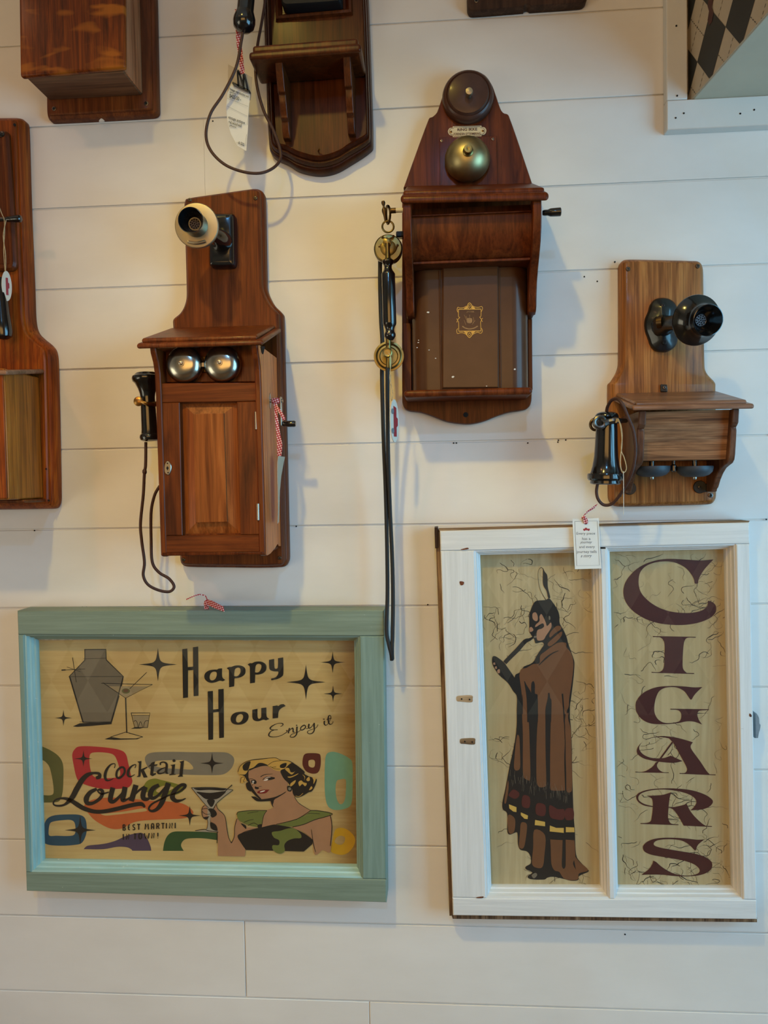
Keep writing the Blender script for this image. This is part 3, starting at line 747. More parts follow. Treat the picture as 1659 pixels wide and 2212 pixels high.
# Happy Hour
H_ = [('c', HHz([(60,120),(135,110),(142,388),(222,380),(220,92),(298,80),(302,815),(230,822),(225,430),(145,435),(145,840),(72,850)])),
 ('p', [HHz([(655,405,1),(655,520),(670,555),(705,578,1),(665,600,1),(620,590),(560,612),(490,622),(430,600),(395,560),(390,510),(415,465),(470,435),(540,425),(580,425),(600,412)]), HHz([(530,455),(570,465),(575,510),(555,560),(515,585),(478,575),(468,530),(490,475)])]),
 ('p', [HHz([(722,405,1),(760,385),(790,385),(850,365),(920,363),(980,385),(1005,430),(995,490),(950,530),(890,550),(840,555,1),(835,675,1),(760,688,1),(758,480),(755,430)]), HHz([(890,395),(925,410),(930,460),(905,505),(870,525),(835,520,1),(838,460),(850,415)])]),
 ('p', [HHz([(1035,350,1),(1070,328),(1100,330),(1150,308),(1230,305),(1290,330),(1318,375),(1305,440),(1260,480),(1200,498),(1150,500,1),(1145,620,1),(1072,630,1),(1070,430),(1065,375)]), HHz([(1200,338),(1238,355),(1240,400),(1215,450),(1180,468),(1146,465,1),(1150,400),(1165,355)])]),
 ('p', HHz([(1355,280,1),(1432,265,1),(1437,395),(1462,413),(1488,390),(1490,255,1),(1567,242,1),(1570,480),(1545,530),(1480,565),(1390,585,1),(1385,560,1),(1450,540),(1485,500),(1492,455),(1430,450),(1375,430),(1358,390)])),
 ('c', HHz([(440,750),(517,742),(520,1022),(600,1012),(598,720),(678,712),(682,1440),(612,1448),(605,1055),(522,1065),(520,1468),(450,1475)])),
 ('p', [HHz([(920,1055),(990,1055),(1040,1085),(1050,1140),(1020,1200),(960,1238),(880,1247),(810,1225),(783,1175),(795,1115),(845,1070)]), HHz([(925,1088),(960,1100),(968,1140),(945,1190),(905,1215),(870,1205),(862,1165),(880,1115)])]),
 ('p', HHz([(1107,1025,1),(1183,1010,1),(1185,1130),(1203,1158),(1228,1150),(1240,1120),(1240,1000,1),(1315,990,1),(1318,1110),(1335,1145),(1362,1160,1),(1310,1182,1),(1270,1172),(1200,1195),(1140,1185),(1108,1145)])),
 ('p', HHz([(1410,970,1),(1482,958,1),(1492,970),(1530,945),(1575,940,1),(1605,968,1),(1540,1000),(1500,1050),(1490,1145,1),(1410,1155,1)]))]
art('lettering', 'ink_black', H_, label='black Happy Hour lettering')
art('lettering', 'ink_black', [('s', EJ([(370,360),(420,330),(425,295),(360,282),(270,300),(180,350),(140,395),(165,425),(230,432),(310,430)]), [.8,1.5,2,1,1,2.2,2.8,1.6,1.2,1.4]), ('s', EJ([(235,432),(150,470),(110,540),(135,578),(220,590),(330,575),(430,535),(510,480),(522,450),(495,440)]), [1,1.6,2.8,2,1.2,1,1,1.2,2,.8]),
 ('s', EJ([(578,388),(560,440),(550,508)]), 2.6), ('s', EJ([(555,470),(600,420),(645,392),(655,440),(655,478),(690,478)]), [1,1.2,2.4,2.6,2.2,1]), ('s', EJ([(742,360),(738,440),(735,520),(690,580),(630,600),(590,580),(620,535),(700,500),(790,465),(830,420)]), [3,3,2.4,2,1.4,1.4,1,1,1,1]), ('d',) + EJ([(735, 328)])[0] + (1.5, 1.1),
 ('s', EJ([(890,330),(835,370),(822,415),(850,437),(900,412),(935,365),(915,328)]), 2, True), ('s', EJ([(940,402),(985,402),(1000,380)]), 1), ('s', EJ([(1012,296),(1000,370),(1022,395),(1062,370),(1105,310),(1130,275)]), [3,3,2,1.2,1,2]), ('s', EJ([(1130,275),(1125,350),(1130,430),(1090,500),(1020,520),(975,490),(1000,450),(1080,420),(1160,390),(1200,345),(1212,308)]), [2.8,3,2.6,2,1.3,1.5,1,1,1,1,1]),
 ('s', EJ([(1358,228),(1352,290),(1378,326),(1420,312),(1445,270)]), [3,3,2,1,1]), ('d',) + EJ([(1345, 192)])[0] + (1.9, 1.1), ('s', EJ([(1448,285),(1485,205),(1502,145),(1485,108),(1455,118),(1440,180),(1448,250),(1470,300),(1505,305),(1538,280),(1550,240)]), [1,1,1.4,1.4,2,3,3,2.4,1.4,1,1]), ('s', EJ([(1405,200),(1460,185),(1518,172)]), 1.4)], label='thin script lettering Enjoy it')
# Cocktail Lounge
art('lettering', 'ink_black', [('s', CLz([(762,152),(770,105),(722,112),(675,170),(657,235),(668,280),(700,290),(752,268)]), [1.4,1.6,3,5.6,6.4,5.4,2.8,1.2]), ('s', CLz([(838,143),(795,180),(785,235),(803,262),(840,250),(876,200),(870,152)]), 4.6, True), ('s', CLz([(992,152),(1002,113),(957,128),(920,178),(915,228),(942,248),(992,222)]), [1.4,1.8,3,5.6,5.6,3,1]),
 ('c', CLz([(1018,78),(1065,72),(1060,165),(1130,135),(1132,148),(1092,172),(1135,255),(1090,258),(1060,188),(1054,245),(1045,250),(1010,250),(1030,235),(1038,95)])), ('c', CLz([(1180,90),(1218,78),(1208,112),(1245,108),(1240,124),(1206,128),(1198,212),(1228,205),(1226,222),(1190,242),(1162,226),(1172,130),(1138,136),(1165,112)])),
 ('s', CLz([(1278,118),(1280,92),(1320,85),(1348,112),(1342,190),(1362,214)]), [3,3,3,5,5.6,2]), ('s', CLz([(1345,142),(1290,160),(1250,190),(1262,212),(1310,205),(1342,178)]), [1.6,2.8,5,3.6,2.4,1.6]), ('c', CLz([(1388,118),(1442,108),(1430,215),(1457,224),(1375,232),(1378,222),(1400,214),(1408,128)])), ('d',) + CLz([(1430, 68)])[0] + (3.3, 3.1), ('c', CLz([(1490,80),(1542,66),(1525,235),(1535,246),(1473,250),(1476,240),(1490,232),(1505,92)])),
 ('s', CLz([(555,262),(592,250),(592,215),(530,207),(460,228),(400,285),(340,385),(285,485),(205,560),(120,573),(78,550),(105,505),(190,490),(270,512),(350,562),(430,607),(540,638),(650,636),(800,606),(950,568),(1060,553),(1105,590)]), [6,9,6,5,9,11,12,11,5,4,3,3.2,5,8.5,10,9.5,8.5,8.5,9,9,9,4]),
 ('s', CLz([(565,385),(490,425),(447,495),(462,545),(530,540),(610,480),(628,410),(592,392),(578,412),(620,440),(700,420)]), [6,9,11.5,9,6.5,7.5,7.5,4.5,3,4,2.6]), ('s', CLz([(745,370),(725,450),(718,515),(762,522),(845,440),(880,372)]), [10.5,10.5,10.5,7.5,5,9]), ('s', CLz([(882,362),(866,450),(856,508),(900,505),(932,480)]), [11,11,10,4.5,2.5]), ('s', CLz([(1004,340),(978,430),(950,522)]), 11.5), ('s', CLz([(960,480),(1040,400),(1105,362)]), [3,4.5,7]), ('s', CLz([(1110,362),(1084,440),(1088,488),(1130,500),(1172,472)]), [10,11,10.5,7,3.5]),
 ('s', CLz([(1262,340),(1192,382),(1164,450),(1190,488),(1250,460),(1330,370),(1362,330)]), [7,10,11.5,8,5.5,5,8]), ('s', CLz([(1368,318),(1335,420),(1292,540),(1240,610),(1180,633),(1147,605),(1182,555),(1262,510),(1385,450)]), [11.5,11.5,10.5,8,5.5,4,4,4,3]), ('s', CLz([(1390,452),(1480,420),(1545,372),(1552,342),(1502,345),(1434,410),(1412,478),(1452,518),(1510,513),(1562,490)]), [3,3.5,5.5,7,7,9.5,11,8,4.5,1.5])], label='black Cocktail Lounge lettering')
LV[0] += 0.00002
k = Ink(DP + LV[0])
def bm(ch, x0, x1, y0, y1, w=2.4):
    a = BM([(x0, y0), (x1, y1)]); letter(k, ch, a[0][0], a[1][0], a[0][1], a[1][1], w)
for ch, x0, x1, y0, y1 in (('B',175,230,240,372),('E',300,340,235,365),('S',405,460,232,362),('T',512,584,224,358),('M',700,782,216,350),('A',852,908,212,346),('R',980,1038,206,338),('T',1092,1164,203,332),('I',1185,1235,198,328),('N',1284,1348,196,326),('I',1395,1445,192,322),
    ('I',158,200,462,598),('N',254,312,458,592),('T',432,490,454,585),('O',552,618,448,580),('W',684,798,440,574),('N',858,914,436,564),('!',984,1026,430,560)): bm(ch, x0, x1, y0, y1)
LV[0] = k.d - DP + 1.2e-5
k.build('lettering', 'ink_black', pn, 'small black lettering Best Martini in Town')
# woman with a martini
W_ = lambda nm, mat, parts: art(nm, mat, parts)
W_('painted_skin', 'ink_skin', [('p', WB([(860,345),(930,315),(905,250),(1060,150),(1130,130),(1150,200),(1200,270),(1322,345),(1300,370),(1180,430),(1000,480),(900,510),(815,525),(810,480),(830,400)])),
 ('p', WB([(1130,530),(1380,440),(1530,400),(1545,520),(1540,720),(1522,790),(1470,768),(1440,765),(1390,810),(1362,800),(1345,690),(1330,640),(1230,560)])), ('p', WB([(550,430),(590,490),(640,520),(770,535),(700,560),(590,600),(552,620),(600,700),(635,760,1),(630,830,1),(345,825,1),(340,560),(280,470),(180,400),(175,330),(200,290),(240,310),(300,330),(330,280),(345,330),(415,400),(435,500),(455,620),(487,690,1),(520,600),(525,490)]))])
W_('painted_face', 'ink_skin', [('p', WH([(300,420),(330,370),(420,330),(600,285),(760,350),(880,390),(920,480),(960,540),(1010,590),(1000,650),(990,740),(880,800),(740,850),(530,880),(450,800),(360,690),(330,600),(300,520)]))])
W_('painted_collar', 'ink_leaf', [('p', WB([(545,385),(560,362),(620,350),(860,347,1),(830,400),(812,480),(800,525,1),(700,510),(620,480),(560,440)])), ('p', WB([(1320,345,1),(1420,350),(1550,380,1),(1480,410),(1370,440),(1250,490),(1120,515),(960,500,1),(1100,460),(1200,425),(1280,385)]))])
W_('painted_hair', 'ink_hair', [('p', WH([(120,390),(150,300),(230,230),(330,190),(480,170),(700,148),(790,145),(880,185),(1000,195),(1100,240),(1150,330),(1040,320),(960,370),(870,380),(770,360),(650,285),(580,280),(430,320),(310,350),(290,430),(290,540),(250,560),(210,600),(160,580),(170,490),(130,430)]))])
W_('painted_shadow_ink', 'ink_black', [('p', WB([(552,610),(640,570),(780,530),(900,500),(960,495),(1120,525),(1170,545),(1260,590),(1345,655,1),(1340,700,1),(1250,778,1),(640,762,1),(590,690)])),
 ('p', WH([(880,370),(960,330),(1000,290),(1080,230),(1150,260),(1230,320),(1310,390),(1310,430),(1380,470),(1440,490),(1520,520),(1525,560),(1490,660),(1440,740),(1380,760),(1280,820),(1200,850),(1140,835),(1100,780),(1085,700),(1050,650),(1010,580),(950,530),(900,450)])),
 ('p', WH([(310,345),(400,310),(480,240),(560,235),(650,275),(540,290),(430,325),(330,365)])), ('p', WH([(200,290),(260,225),(340,205),(320,300),(290,365),(220,365)])), ('p', WH([(140,440),(240,440),(290,390),(305,440),(295,560),(270,540),(230,470)])), ('p', WH([(870,275),(930,240),(990,240),(960,315),(880,320)])),
 ('s', WH([(300,360),(292,480),(318,580),(350,680),(430,790),(530,885)]), [2,2.4,4.6,7,5,2]), ('p', WH([(260,600),(330,570),(350,640),(350,740),(300,720),(270,680)])), ('p', WH([(350,830,1),(430,840),(530,882),(740,852),(880,800),(978,742,1),(960,770),(850,840),(770,890),(755,940),(740,990),(762,1025,1),(728,1000),(700,915,1),(480,922),(400,880)])),
 ('p', WH([(355,545),(440,550),(445,600),(400,610),(360,592)])), ('s', WH([(560,532),(620,490),(700,488),(772,498)]), 1.6), ('p', WH([(635,512),(700,493),(772,493),(770,518),(700,537),(640,542)])), ('s', WH([(520,482),(600,442),(740,430)]), [1.6,1.4,.6]), ('s', WH([(318,520),(380,522),(430,545)]), 1.2), ('p', WH([(420,655),(450,662),(490,672),(482,700),(440,702),(420,690)])), ('l', WH([(485,655),(540,655)]), .8), ('d',) + WH([(375, 630)])[0] + (1, 1), ('p', WH([(998,650),(1060,650),(1082,700),(1065,745),(1008,730)])),
 ('s', WH([(118,395),(148,300),(230,230),(330,188),(480,168),(700,146),(795,143),(885,185),(1010,193),(1110,240)]), [1,1,1.4,1.4,1.8,1,1,1,1,2]), ('s', WH([(640,285),(740,215),(880,190)]), .9), ('s', WH([(690,290),(770,335),(870,345)]), .8), ('s', WH([(730,310),(800,300)]), .8), ('s', WH([(160,585),(175,500),(240,490),(215,560),(235,575)]), .9),
 ('s', WB([(1150,200),(1200,270),(1322,345)]), .9), ('s', WB([(548,430),(522,520),(517,620),(487,690)]), 1.2), ('s', WB([(487,690),(455,620),(435,500),(415,400),(345,330),(328,280)]), 1.2), ('s', WB([(1530,400),(1547,520),(1530,720)]), 1.6), ('s', WB([(1330,545),(1350,690),(1375,785)]), [1,1.8,1]), ('s', WB([(338,560),(335,690)]), 1.5), ('s', WB([(545,390),(558,362),(640,350),(740,345),(860,347)]), 1.2), ('s', WB([(862,345),(828,400),(812,480),(806,520)]), 1), ('s', WB([(1322,345),(1420,350),(1552,380),(1480,412),(1370,442),(1250,492),(1130,520)]), 1.4), ('s', WB([(1320,347),(1200,425),(1100,460),(960,490)]), 1.2),
 ('s', WB([(620,470),(670,450),(720,440)]), .9), ('s', WB([(660,505),(720,478),(770,500),(800,528)]), 1.1), ('p', WB([(590,480),(640,505),(640,540),(600,500)])), ('p', WB([(765,500),(805,490),(805,530),(770,530)])), ('s', WB([(780,530),(640,565),(552,612)]), 1.2), ('s', WB([(655,375),(770,355)]), .8), ('s', WB([(1290,375),(1420,380)]), .8)])
W_('painted_hair_light', 'ink_hair', [('p', WH([(960,340),(1000,320),(1035,335),(1060,395),(1110,400),(1140,380),(1080,440),(1000,385)])), ('p', WH([(1005,480),(1080,470),(1200,420),(1150,460),(1050,500)])), ('p', WH([(1200,580),(1250,545),(1290,580),(1350,600),(1320,650),(1270,610),(1220,650)])), ('p', WH([(1060,600),(1150,540),(1130,600),(1060,655)])), ('p', WH([(1340,530),(1390,480),(1405,540),(1370,560)])), ('p', WH([(1450,492),(1512,512),(1470,610),(1470,540)])), ('p', WH([(1270,440),(1320,480),(1300,550),(1308,490)])), ('p', WH([(1392,720),(1430,650),(1450,690)])), ('s', WH([(1150,825),(1220,830),(1280,775)]), 1)])
W_('painted_corsage', 'ink_leaf', [('p', WB([(915,575),(1000,560),(1080,535),(1150,535),(1215,590),(1220,635),(1150,640),(1080,665),(1045,710),(1050,770),(1010,800),(960,790),(920,750),(925,710),(985,710),(990,660),(935,630)]))])
W_('painted_lips', 'ink_lip', [('p', WH([(460,755),(510,725),(570,715),(682,710,1),(620,770),(540,782),(480,775)]))])
W_('painted_highlight', 'ink_white', [('p', WH([(510,750),(560,730),(605,728),(570,750),(520,760)])), ('d',) + WH([(385, 592)])[0] + (1.6, 1.5), ('p', WH([(575,546),(630,520),(658,520),(640,545),(600,552)])), ('p', WH([(370,560),(400,556),(410,572),(380,575)])), ('s', WH([(595,512),(650,490),(700,490)]), .8)])
W_('painted_earring', 'ink_greyp', [('p', WH([(1020,675),(1055,672),(1068,700),(1050,725),(1022,715)]))])
W_('painted_cocktail_glass', 'ink_glass', [('c', WB([(65,105),(200,103),(430,108),(505,130),(420,190),(330,265),(290,330),(245,330),(200,270),(130,180)])), ('p', WB([(240,310),(290,320),(266,430),(266,530),(320,556),(350,572),(200,570),(105,558),(228,540),(236,430)]))])
W_('painted_cocktail', 'ink_black', [('p', WB([(122,148),(260,160),(420,142),(400,180),(330,225),(220,225),(160,182)])), ('p', WB([(95,110),(260,106),(432,113),(400,135),(250,128),(140,132)])), ('p', WB([(230,235),(310,235),(290,300),(260,300)])), ('s', WB([(65,105),(300,103),(505,130)]), 1.1), ('s', WB([(65,105),(130,185),(205,275),(250,320)]), 1), ('s', WB([(505,130),(420,192),(335,265),(295,330)]), 1), ('s', WB([(495,75),(440,125),(400,165)]), 1.8),
 ('p', WB([(245,330),(300,330),(335,385),(290,420),(260,400),(230,440),(190,420),(270,395)])), ('s', WB([(178,330),(230,325),(250,345)]), 1), ('s', WB([(178,355),(220,385),(280,380)]), 1), ('s', WB([(175,330),(180,400),(215,440)]), 1.4), ('p', WB([(268,470),(325,500),(338,560),(275,535)])), ('s', WB([(105,558),(200,545),(250,560),(350,572)]), 1.4), ('s', WB([(232,430),(240,480),(228,540)]), 1), ('s', WB([(205,290),(180,315),(178,330)]), 1)])
ribbon_t = thing('gingham_ribbon', 'short red gingham ribbon knotted on top of the teal sign frame', 'ribbon', P(455, 1312, 0.03))
RBz = Z(370, 1280, 3.386)
G().lathe([(0.002, -0.006), (0.0048, -0.003), (0.0052, 0.002), (0.003, 0.006)], P(447, 1303, 0.03), (0.3, -0.2, 1), 12).build('knot', 'gingham', ribbon_t)
G().strip([P(448, 1301, 0.033), P(455, 1303, 0.04), P(468, 1309, 0.047), P(484, 1316, 0.05)], [(0.001, 0, 0.004), (0.0, 0, 0.0055), (-0.001, 0, 0.0045)]).build('ribbon_end', 'gingham', ribbon_t)
G().strip([P(448, 1297, 0.03), P(443, 1287, 0.03), P(429, 1284.5, 0.032), P(415, 1289, 0.034), P(402.5, 1295, 0.034)], [(0.0006, 0, 0.0008), (0.0, 0, 0.0010), (0, 0, 0.0010)]).build('ribbon_end', 'gingham', ribbon_t)
G().strip([P(446, 1308, 0.03), P(446, 1313, 0.03), P(446, 1318, 0.03)], (0.004, 0, 0)).build('ribbon_loop', 'gingham', ribbon_t)

# ================================================================== white window sash sign
DW = 0.046
ws = sash('window_sash_sign', 'white-framed two-pane window sash with a robed smoking figure and the word CIGARS', [(950, 1147), (1619, 1128.5), (1635.5, 1986.5), (978.5, 1978)],
          [(1025, 1189), (1590, 1175), (1606, 1944), (1050.5, 1941)], DW, ('white_paint_x', 'white_paint_z'))
# bare wood of the old outer edge of the sash
oc = xz([(950, 1147), (1619, 1128.5), (1635.5, 1986.5), (978.5, 1978)], DW)
G().prism(xz([(940.5, 1142), (953, 1148), (982, 1978), (971, 1979)], 0.034), [(0, 0.004), (0, 0.033), (0.0012, 0.0345)]).build('worn_side_edge', 'worn_edge', ws)
G().prism(xz([(974, 1974), (1636, 1983), (1636, 1993), (978, 1985.5)], 0.034), [(0, 0.004), (0, 0.033), (0.0012, 0.0345)]).build('worn_bottom_edge', 'worn_edge', ws)
for a, b, nm in ((0, 1, 'worn_top_edge'),):
    oo = inset(oc, -0.0022); e = 0.0003
    q = [(oc[a][0], -0.004, oc[a][1]), (oc[b][0], -0.004, oc[b][1]), (oc[b][0], -DW + 0.0035, oc[b][1]), (oc[a][0], -DW + 0.0035, oc[a][1])]
    q2 = [(oo[a][0], -0.004, oo[a][1]), (oo[b][0], -0.004, oo[b][1]), (oo[b][0], -DW + 0.004, oo[b][1]), (oo[a][0], -DW + 0.004, oo[a][1])]
    G().hexa(q + q2).build(nm, 'raw_wood', ws)
# glazing bar
mb = xz([(1297, 1186), (1309, 1186), (1328, 1942), (1317, 1942)], DW)
G().prism([mb[0], mb[1], mb[2], mb[3]], [(0, 0.018), (0, DW - 0.002), (0.001, DW - 0.0008)]).build('glazing_bar', 'white_paint_z', ws)
il = xz([(1025, 1189), (1297, 1182), (1317, 1942.5), (1050.5, 1941)], DW); ir = xz([(1309, 1181.5), (1590, 1175), (1606, 1944), (1328, 1942.5)], DW)
for pts in (il, ir):
    B2 = [(0.0, 0.018), (0.0, 0.0435), (0.0025, 0.043), (0.004, 0.036), (0.006, 0.035), (0.0075, 0.028), (0.0095, 0.027), (0.0105, 0.018)]
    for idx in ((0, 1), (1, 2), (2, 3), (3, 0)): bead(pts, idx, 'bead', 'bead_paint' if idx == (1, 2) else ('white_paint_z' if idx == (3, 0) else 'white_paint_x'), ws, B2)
panel_paint('cigar_panel_paint', (174, 154, 115), (198, 180, 142), (176, 146, 98), 'z')
pl_ = G().prism(xz([(1024, 1184), (1298, 1178), (1318, 1945), (1049, 1944)], DP), [(0, 0.004), (0, DP)]).build('painted_panel', 'cigar_panel_paint', ws, label='tan panel with robed figure')
pr_ = G().prism(xz([(1306, 1178), (1590, 1172), (1606, 1946), (1325, 1946)], DP), [(0, 0.004), (0, DP)]).build('painted_panel', 'cigar_panel_paint', ws, label='tan panel with CIGARS lettering')
G().prism(xz([(1026, 1187), (1296, 1181), (1316, 1943), (1051, 1942)], 0.022), [(0, 0.0208), (0, 0.0226)]).build('glass_pane', 'pane_glass', ws)
G().prism(xz([(1309, 1180), (1588, 1174), (1604, 1944), (1328, 1943)], 0.022), [(0, 0.0208), (0, 0.0226)]).build('glass_pane', 'pane_glass', ws)
A_, B_, F1, F2 = Z(1290, 1100, 4.496), Z(1290, 1540, 4.496), Z(1040, 1200, 6.146), Z(1040, 1540, 5.819)
# fine dark crackle veins in the paint
def cracks(parent, x0, x1, y0, y1, n, seed, skew):
    r = random.Random(seed); k = Ink(DP + 0.0002); k.step = 4e-7
    cl = [(r.uniform(x0, x1), r.uniform(y0, y1)) for _ in range(max(4, n // 7))]
    for i in range(n):
        c = r.choice(cl); x, y = c[0] + r.gauss(0, 24), c[1] + r.gauss(0, 24); a = r.uniform(0, 6.28); pts = []
        for j in range(r.randint(5, 13)):
            s_ = x0 + (y - y0) * skew; 
            if not (s_ + 3 < x < s_ + (x1-x0) - 3 and y0 + 3 < y < y1 - 3): break
            pts.append((x, y)); a += r.gauss(0, 0.55); st = r.uniform(3, 8); x += math.cos(a)*st; y += math.sin(a)*st*0.8
        if len(pts) > 2:
            w = r.choice((0.4, 0.5, 0.6, 0.8, 1.1)); k.stroke(pts, [w, w*r.uniform(.5, 1.8), w*r.uniform(.3, 1.2), w*.4], 2)
    o = k.build('crackle_veins', 'crack_ink', parent); o['kind'] = 'stuff'
cracks(pl_, 1034, 1284, 1200, 1925, 260, 3, 0.03); cracks(pr_, 1318, 1574, 1192, 1925, 300, 5, 0.022)
LV[0] = 0.0005
CIG = lambda nm, parts: art('letter', 'cigar_maroon', parts, pr_, DP)
CIG('C', [('p', A_([(1130,487,1),(1000,497),(830,487),(680,482),(560,500),(440,545),(345,615),(280,700),(255,780),(262,860),(300,935),(370,1005),(470,1065),(590,1105),(720,1122),(860,1122),(990,1100),(1090,1060),(1145,1010),(1157,965),(1145,925),(1110,898),(1075,890,1),(1072,935),(1040,970),(980,995),(900,1007),(800,1005),(700,990),(600,955),(510,900),(440,830),(408,760),(403,680),(420,610),(470,555),(550,520),(640,507),(720,510),(790,530),(860,570),(910,625),(940,680),(948,722,1),(978,722,1),(990,670),(1030,600),(1080,540)]))])
CIG('I', [('p', A_([(540,1232,1),(958,1240,1),(958,1248,1),(880,1248),(850,1275),(838,1330),(832,1420),(830,1520),(840,1560),(870,1590,1),(942,1592,1),(942,1600,1),(528,1588,1),(528,1580,1),(600,1582),(640,1555),(652,1500),(655,1400),(655,1310),(640,1265),(610,1243,1),(540,1240,1)]))])
CIG('G', [('p', A_([(1022,1727,1),(940,1730),(830,1720),(700,1717),(580,1728),(480,1765),(410,1820),(375,1890),(385,1970),(430,2035),(520,2080),(650,2088),(780,2078),(870,2060),(940,2063),(1018,2090,1),(990,2050),(975,2010),(975,1980),(995,1957),(1085,1950,1),(1085,1942,1),(710,1938,1),(710,1946,1),(780,1950),(812,1975),(818,2010),(812,2040),(790,2063),(720,2076),(650,2073),(600,2048),(570,2008),(555,1960),(558,1890),(575,1820),(605,1765),(660,1735),(740,1727),(800,1740),(850,1770),(880,1810),(905,1848,1),(918,1848,1),(940,1810),(975,1770)]))])
CIG('A', [('p', B_([(930,285,1),(830,255),(740,235),(620,225),(510,245),(430,290),(388,350),(395,400),(450,440),(530,462),(600,474),(740,485),(830,468,1),(715,415,1),(660,435),(600,442),(520,435),(450,405),(412,360),(412,320),(450,275),(530,242),(620,235),(690,246),(735,262,1)])), ('p', B_([(690,240,1),(780,242),(860,270),(930,285,1),(908,320),(920,360),(1000,470),(1060,560),(1092,596,1),(1150,598,1),(1150,605,1),(800,591,1),(800,584,1),(850,583),(872,560),(870,530),(840,470),(740,290,1)])), ('c', B_([(725,280),(738,288),(604,470),(585,470)])), ('p', B_([(600,472,1),(570,480,1),(540,520),(480,560),(430,573),(370,570,1),(372,577,1),(695,583,1),(695,577,1),(640,575),(600,550),(580,510)]))])
CIG('R', [('p', B_([(540,914,1),(450,897),(390,852),(383,800),(430,765),(520,742),(640,733),(780,735),(920,752),(1040,790),(1110,835),(1123,870),(1090,910),(1030,935),(960,943),(905,947,1),(940,915),(965,870),(950,830),(900,795),(820,768),(720,750),(620,743),(520,753),(440,776),(402,810),(407,850),(460,885),(540,905,1)])), ('p', B_([(480,805,1),(560,802),(640,795),(720,770,1),(705,820),(695,900),(688,1000),(695,1040),(720,1075),(790,1083,1),(790,1090,1),(420,1078,1),(420,1071,1),(480,1068),(520,1050),(532,1000),(540,930),(540,860),(525,825)])), ('p', B_([(690,912,1),(760,912),(870,885,1),(900,945),(950,1010),(1020,1075),(1060,1098,1),(1115,1100,1),(1115,1107,1),(840,1095,1),(800,1020),(760,960),(720,925),(690,920,1)]))])
CIG('S', [('p', B_([(1042,1228,1),(980,1232),(880,1222),(760,1213),(640,1213),(540,1228),(475,1260),(445,1300),(460,1345),(520,1375),(620,1395),(740,1415),(860,1440),(950,1475),(995,1520),(985,1555),(930,1575),(850,1580),(760,1565),(690,1535),(620,1490),(575,1450),(545,1435,1),(535,1470),(500,1520),(430,1573,1),(520,1570),(640,1572),(760,1585),(880,1587),(1000,1575),(1085,1540),(1117,1490),(1105,1440),(1050,1400),(960,1370),(850,1350),(730,1330),(620,1310),(560,1290),(550,1265),(580,1240),(650,1228),(740,1228),(820,1240),(880,1270),(920,1305),(945,1333,1),(958,1333,1),(980,1280)]))])
# robed figure with a pipe
FG = lambda nm, mat, parts, lab=None, sp=False: art(nm, mat, parts, pl_, DP, lab, sp)
sil = F1([(850,590),(900,570),(960,640),(1010,720),(1035,800),(1040,900),(1090,990),(1130,1080),(1150,1160),(1185,1260),(1220,1360),(1235,1440),(1220,1650),(1195,1850),(1175,2000),(1175,2100)]) + F2([(1112,60),(1125,200),(1135,400),(1140,700),(1148,1000),(1160,1300),(1175,1500),(1190,1780),(1250,1880),(1350,1980,1),(1340,2000),(1230,2050),(1215,2100),(1130,2110),(1010,2080),(900,2060),(830,2070),(790,2095),(620,2090),(580,2055),(640,2005),(560,1965),(560,1930),(620,1890),(615,1800),(570,1740),(490,1720),(460,1650),(455,1540),(440,1500),(360,1530),(325,1490),(325,1270),(270,1210),(265,1120),(300,960),(330,800),(360,640),(410,420),(440,200),(445,40)]) + \
      F1([(468,2050),(470,1870),(420,1800),(350,1690),(230,1580),(150,1450),(145,1360),(165,1335),(210,1350),(300,1420),(330,1460),(440,1620,1),(455,1580),(510,1550),(560,1480),(680,1420),(740,1320),(800,1230),(830,1180),(800,1150),(720,1165),(700,1110),(640,1020),(635,960),(635,860),(640,770),(690,640),(740,600)])
FG('painted_figure', 'fig_black', [('p', sil), ('s', F1([(310,1425),(370,1360),(480,1250),(580,1140),(640,1115),(710,1070)]), [9,9,9.5,9,6,3]), ('p', F1([(818,170),(840,215),(875,270),(882,420),(914,555),(885,560),(865,470),(820,390),(815,260)])), ('s', F1([(825,190),(797,160),(767,182),(750,250),(762,380),(792,480),(855,588)]), [1.4,1.2,.7,.7,.8,.9,1.4])], 'black silhouette of robed figure with feather and pipe')
FG('painted_patch', 'fig_face', [('p', F1([(680,770),(720,755),(745,800),(745,860),(715,870),(680,835)])), ('p', F1([(800,780),(850,880),(872,935),(920,890),(930,930),(920,970),(860,1060),(820,1120),(740,1120),(740,1000),(800,970),(832,940),(810,900),(720,950),(720,920),(770,870),(770,810)])), ('p', F1([(640,960),(665,950),(690,985),(670,1010),(640,1010)])), ('c', F1([(155,1425),(180,1418),(185,1448),(160,1452)])), ('c', F1([(178,1478),(200,1468),(208,1502),(185,1508)])), ('p', F1([(210,1525),(240,1508),(245,1555),(218,1562)]))], None, True)
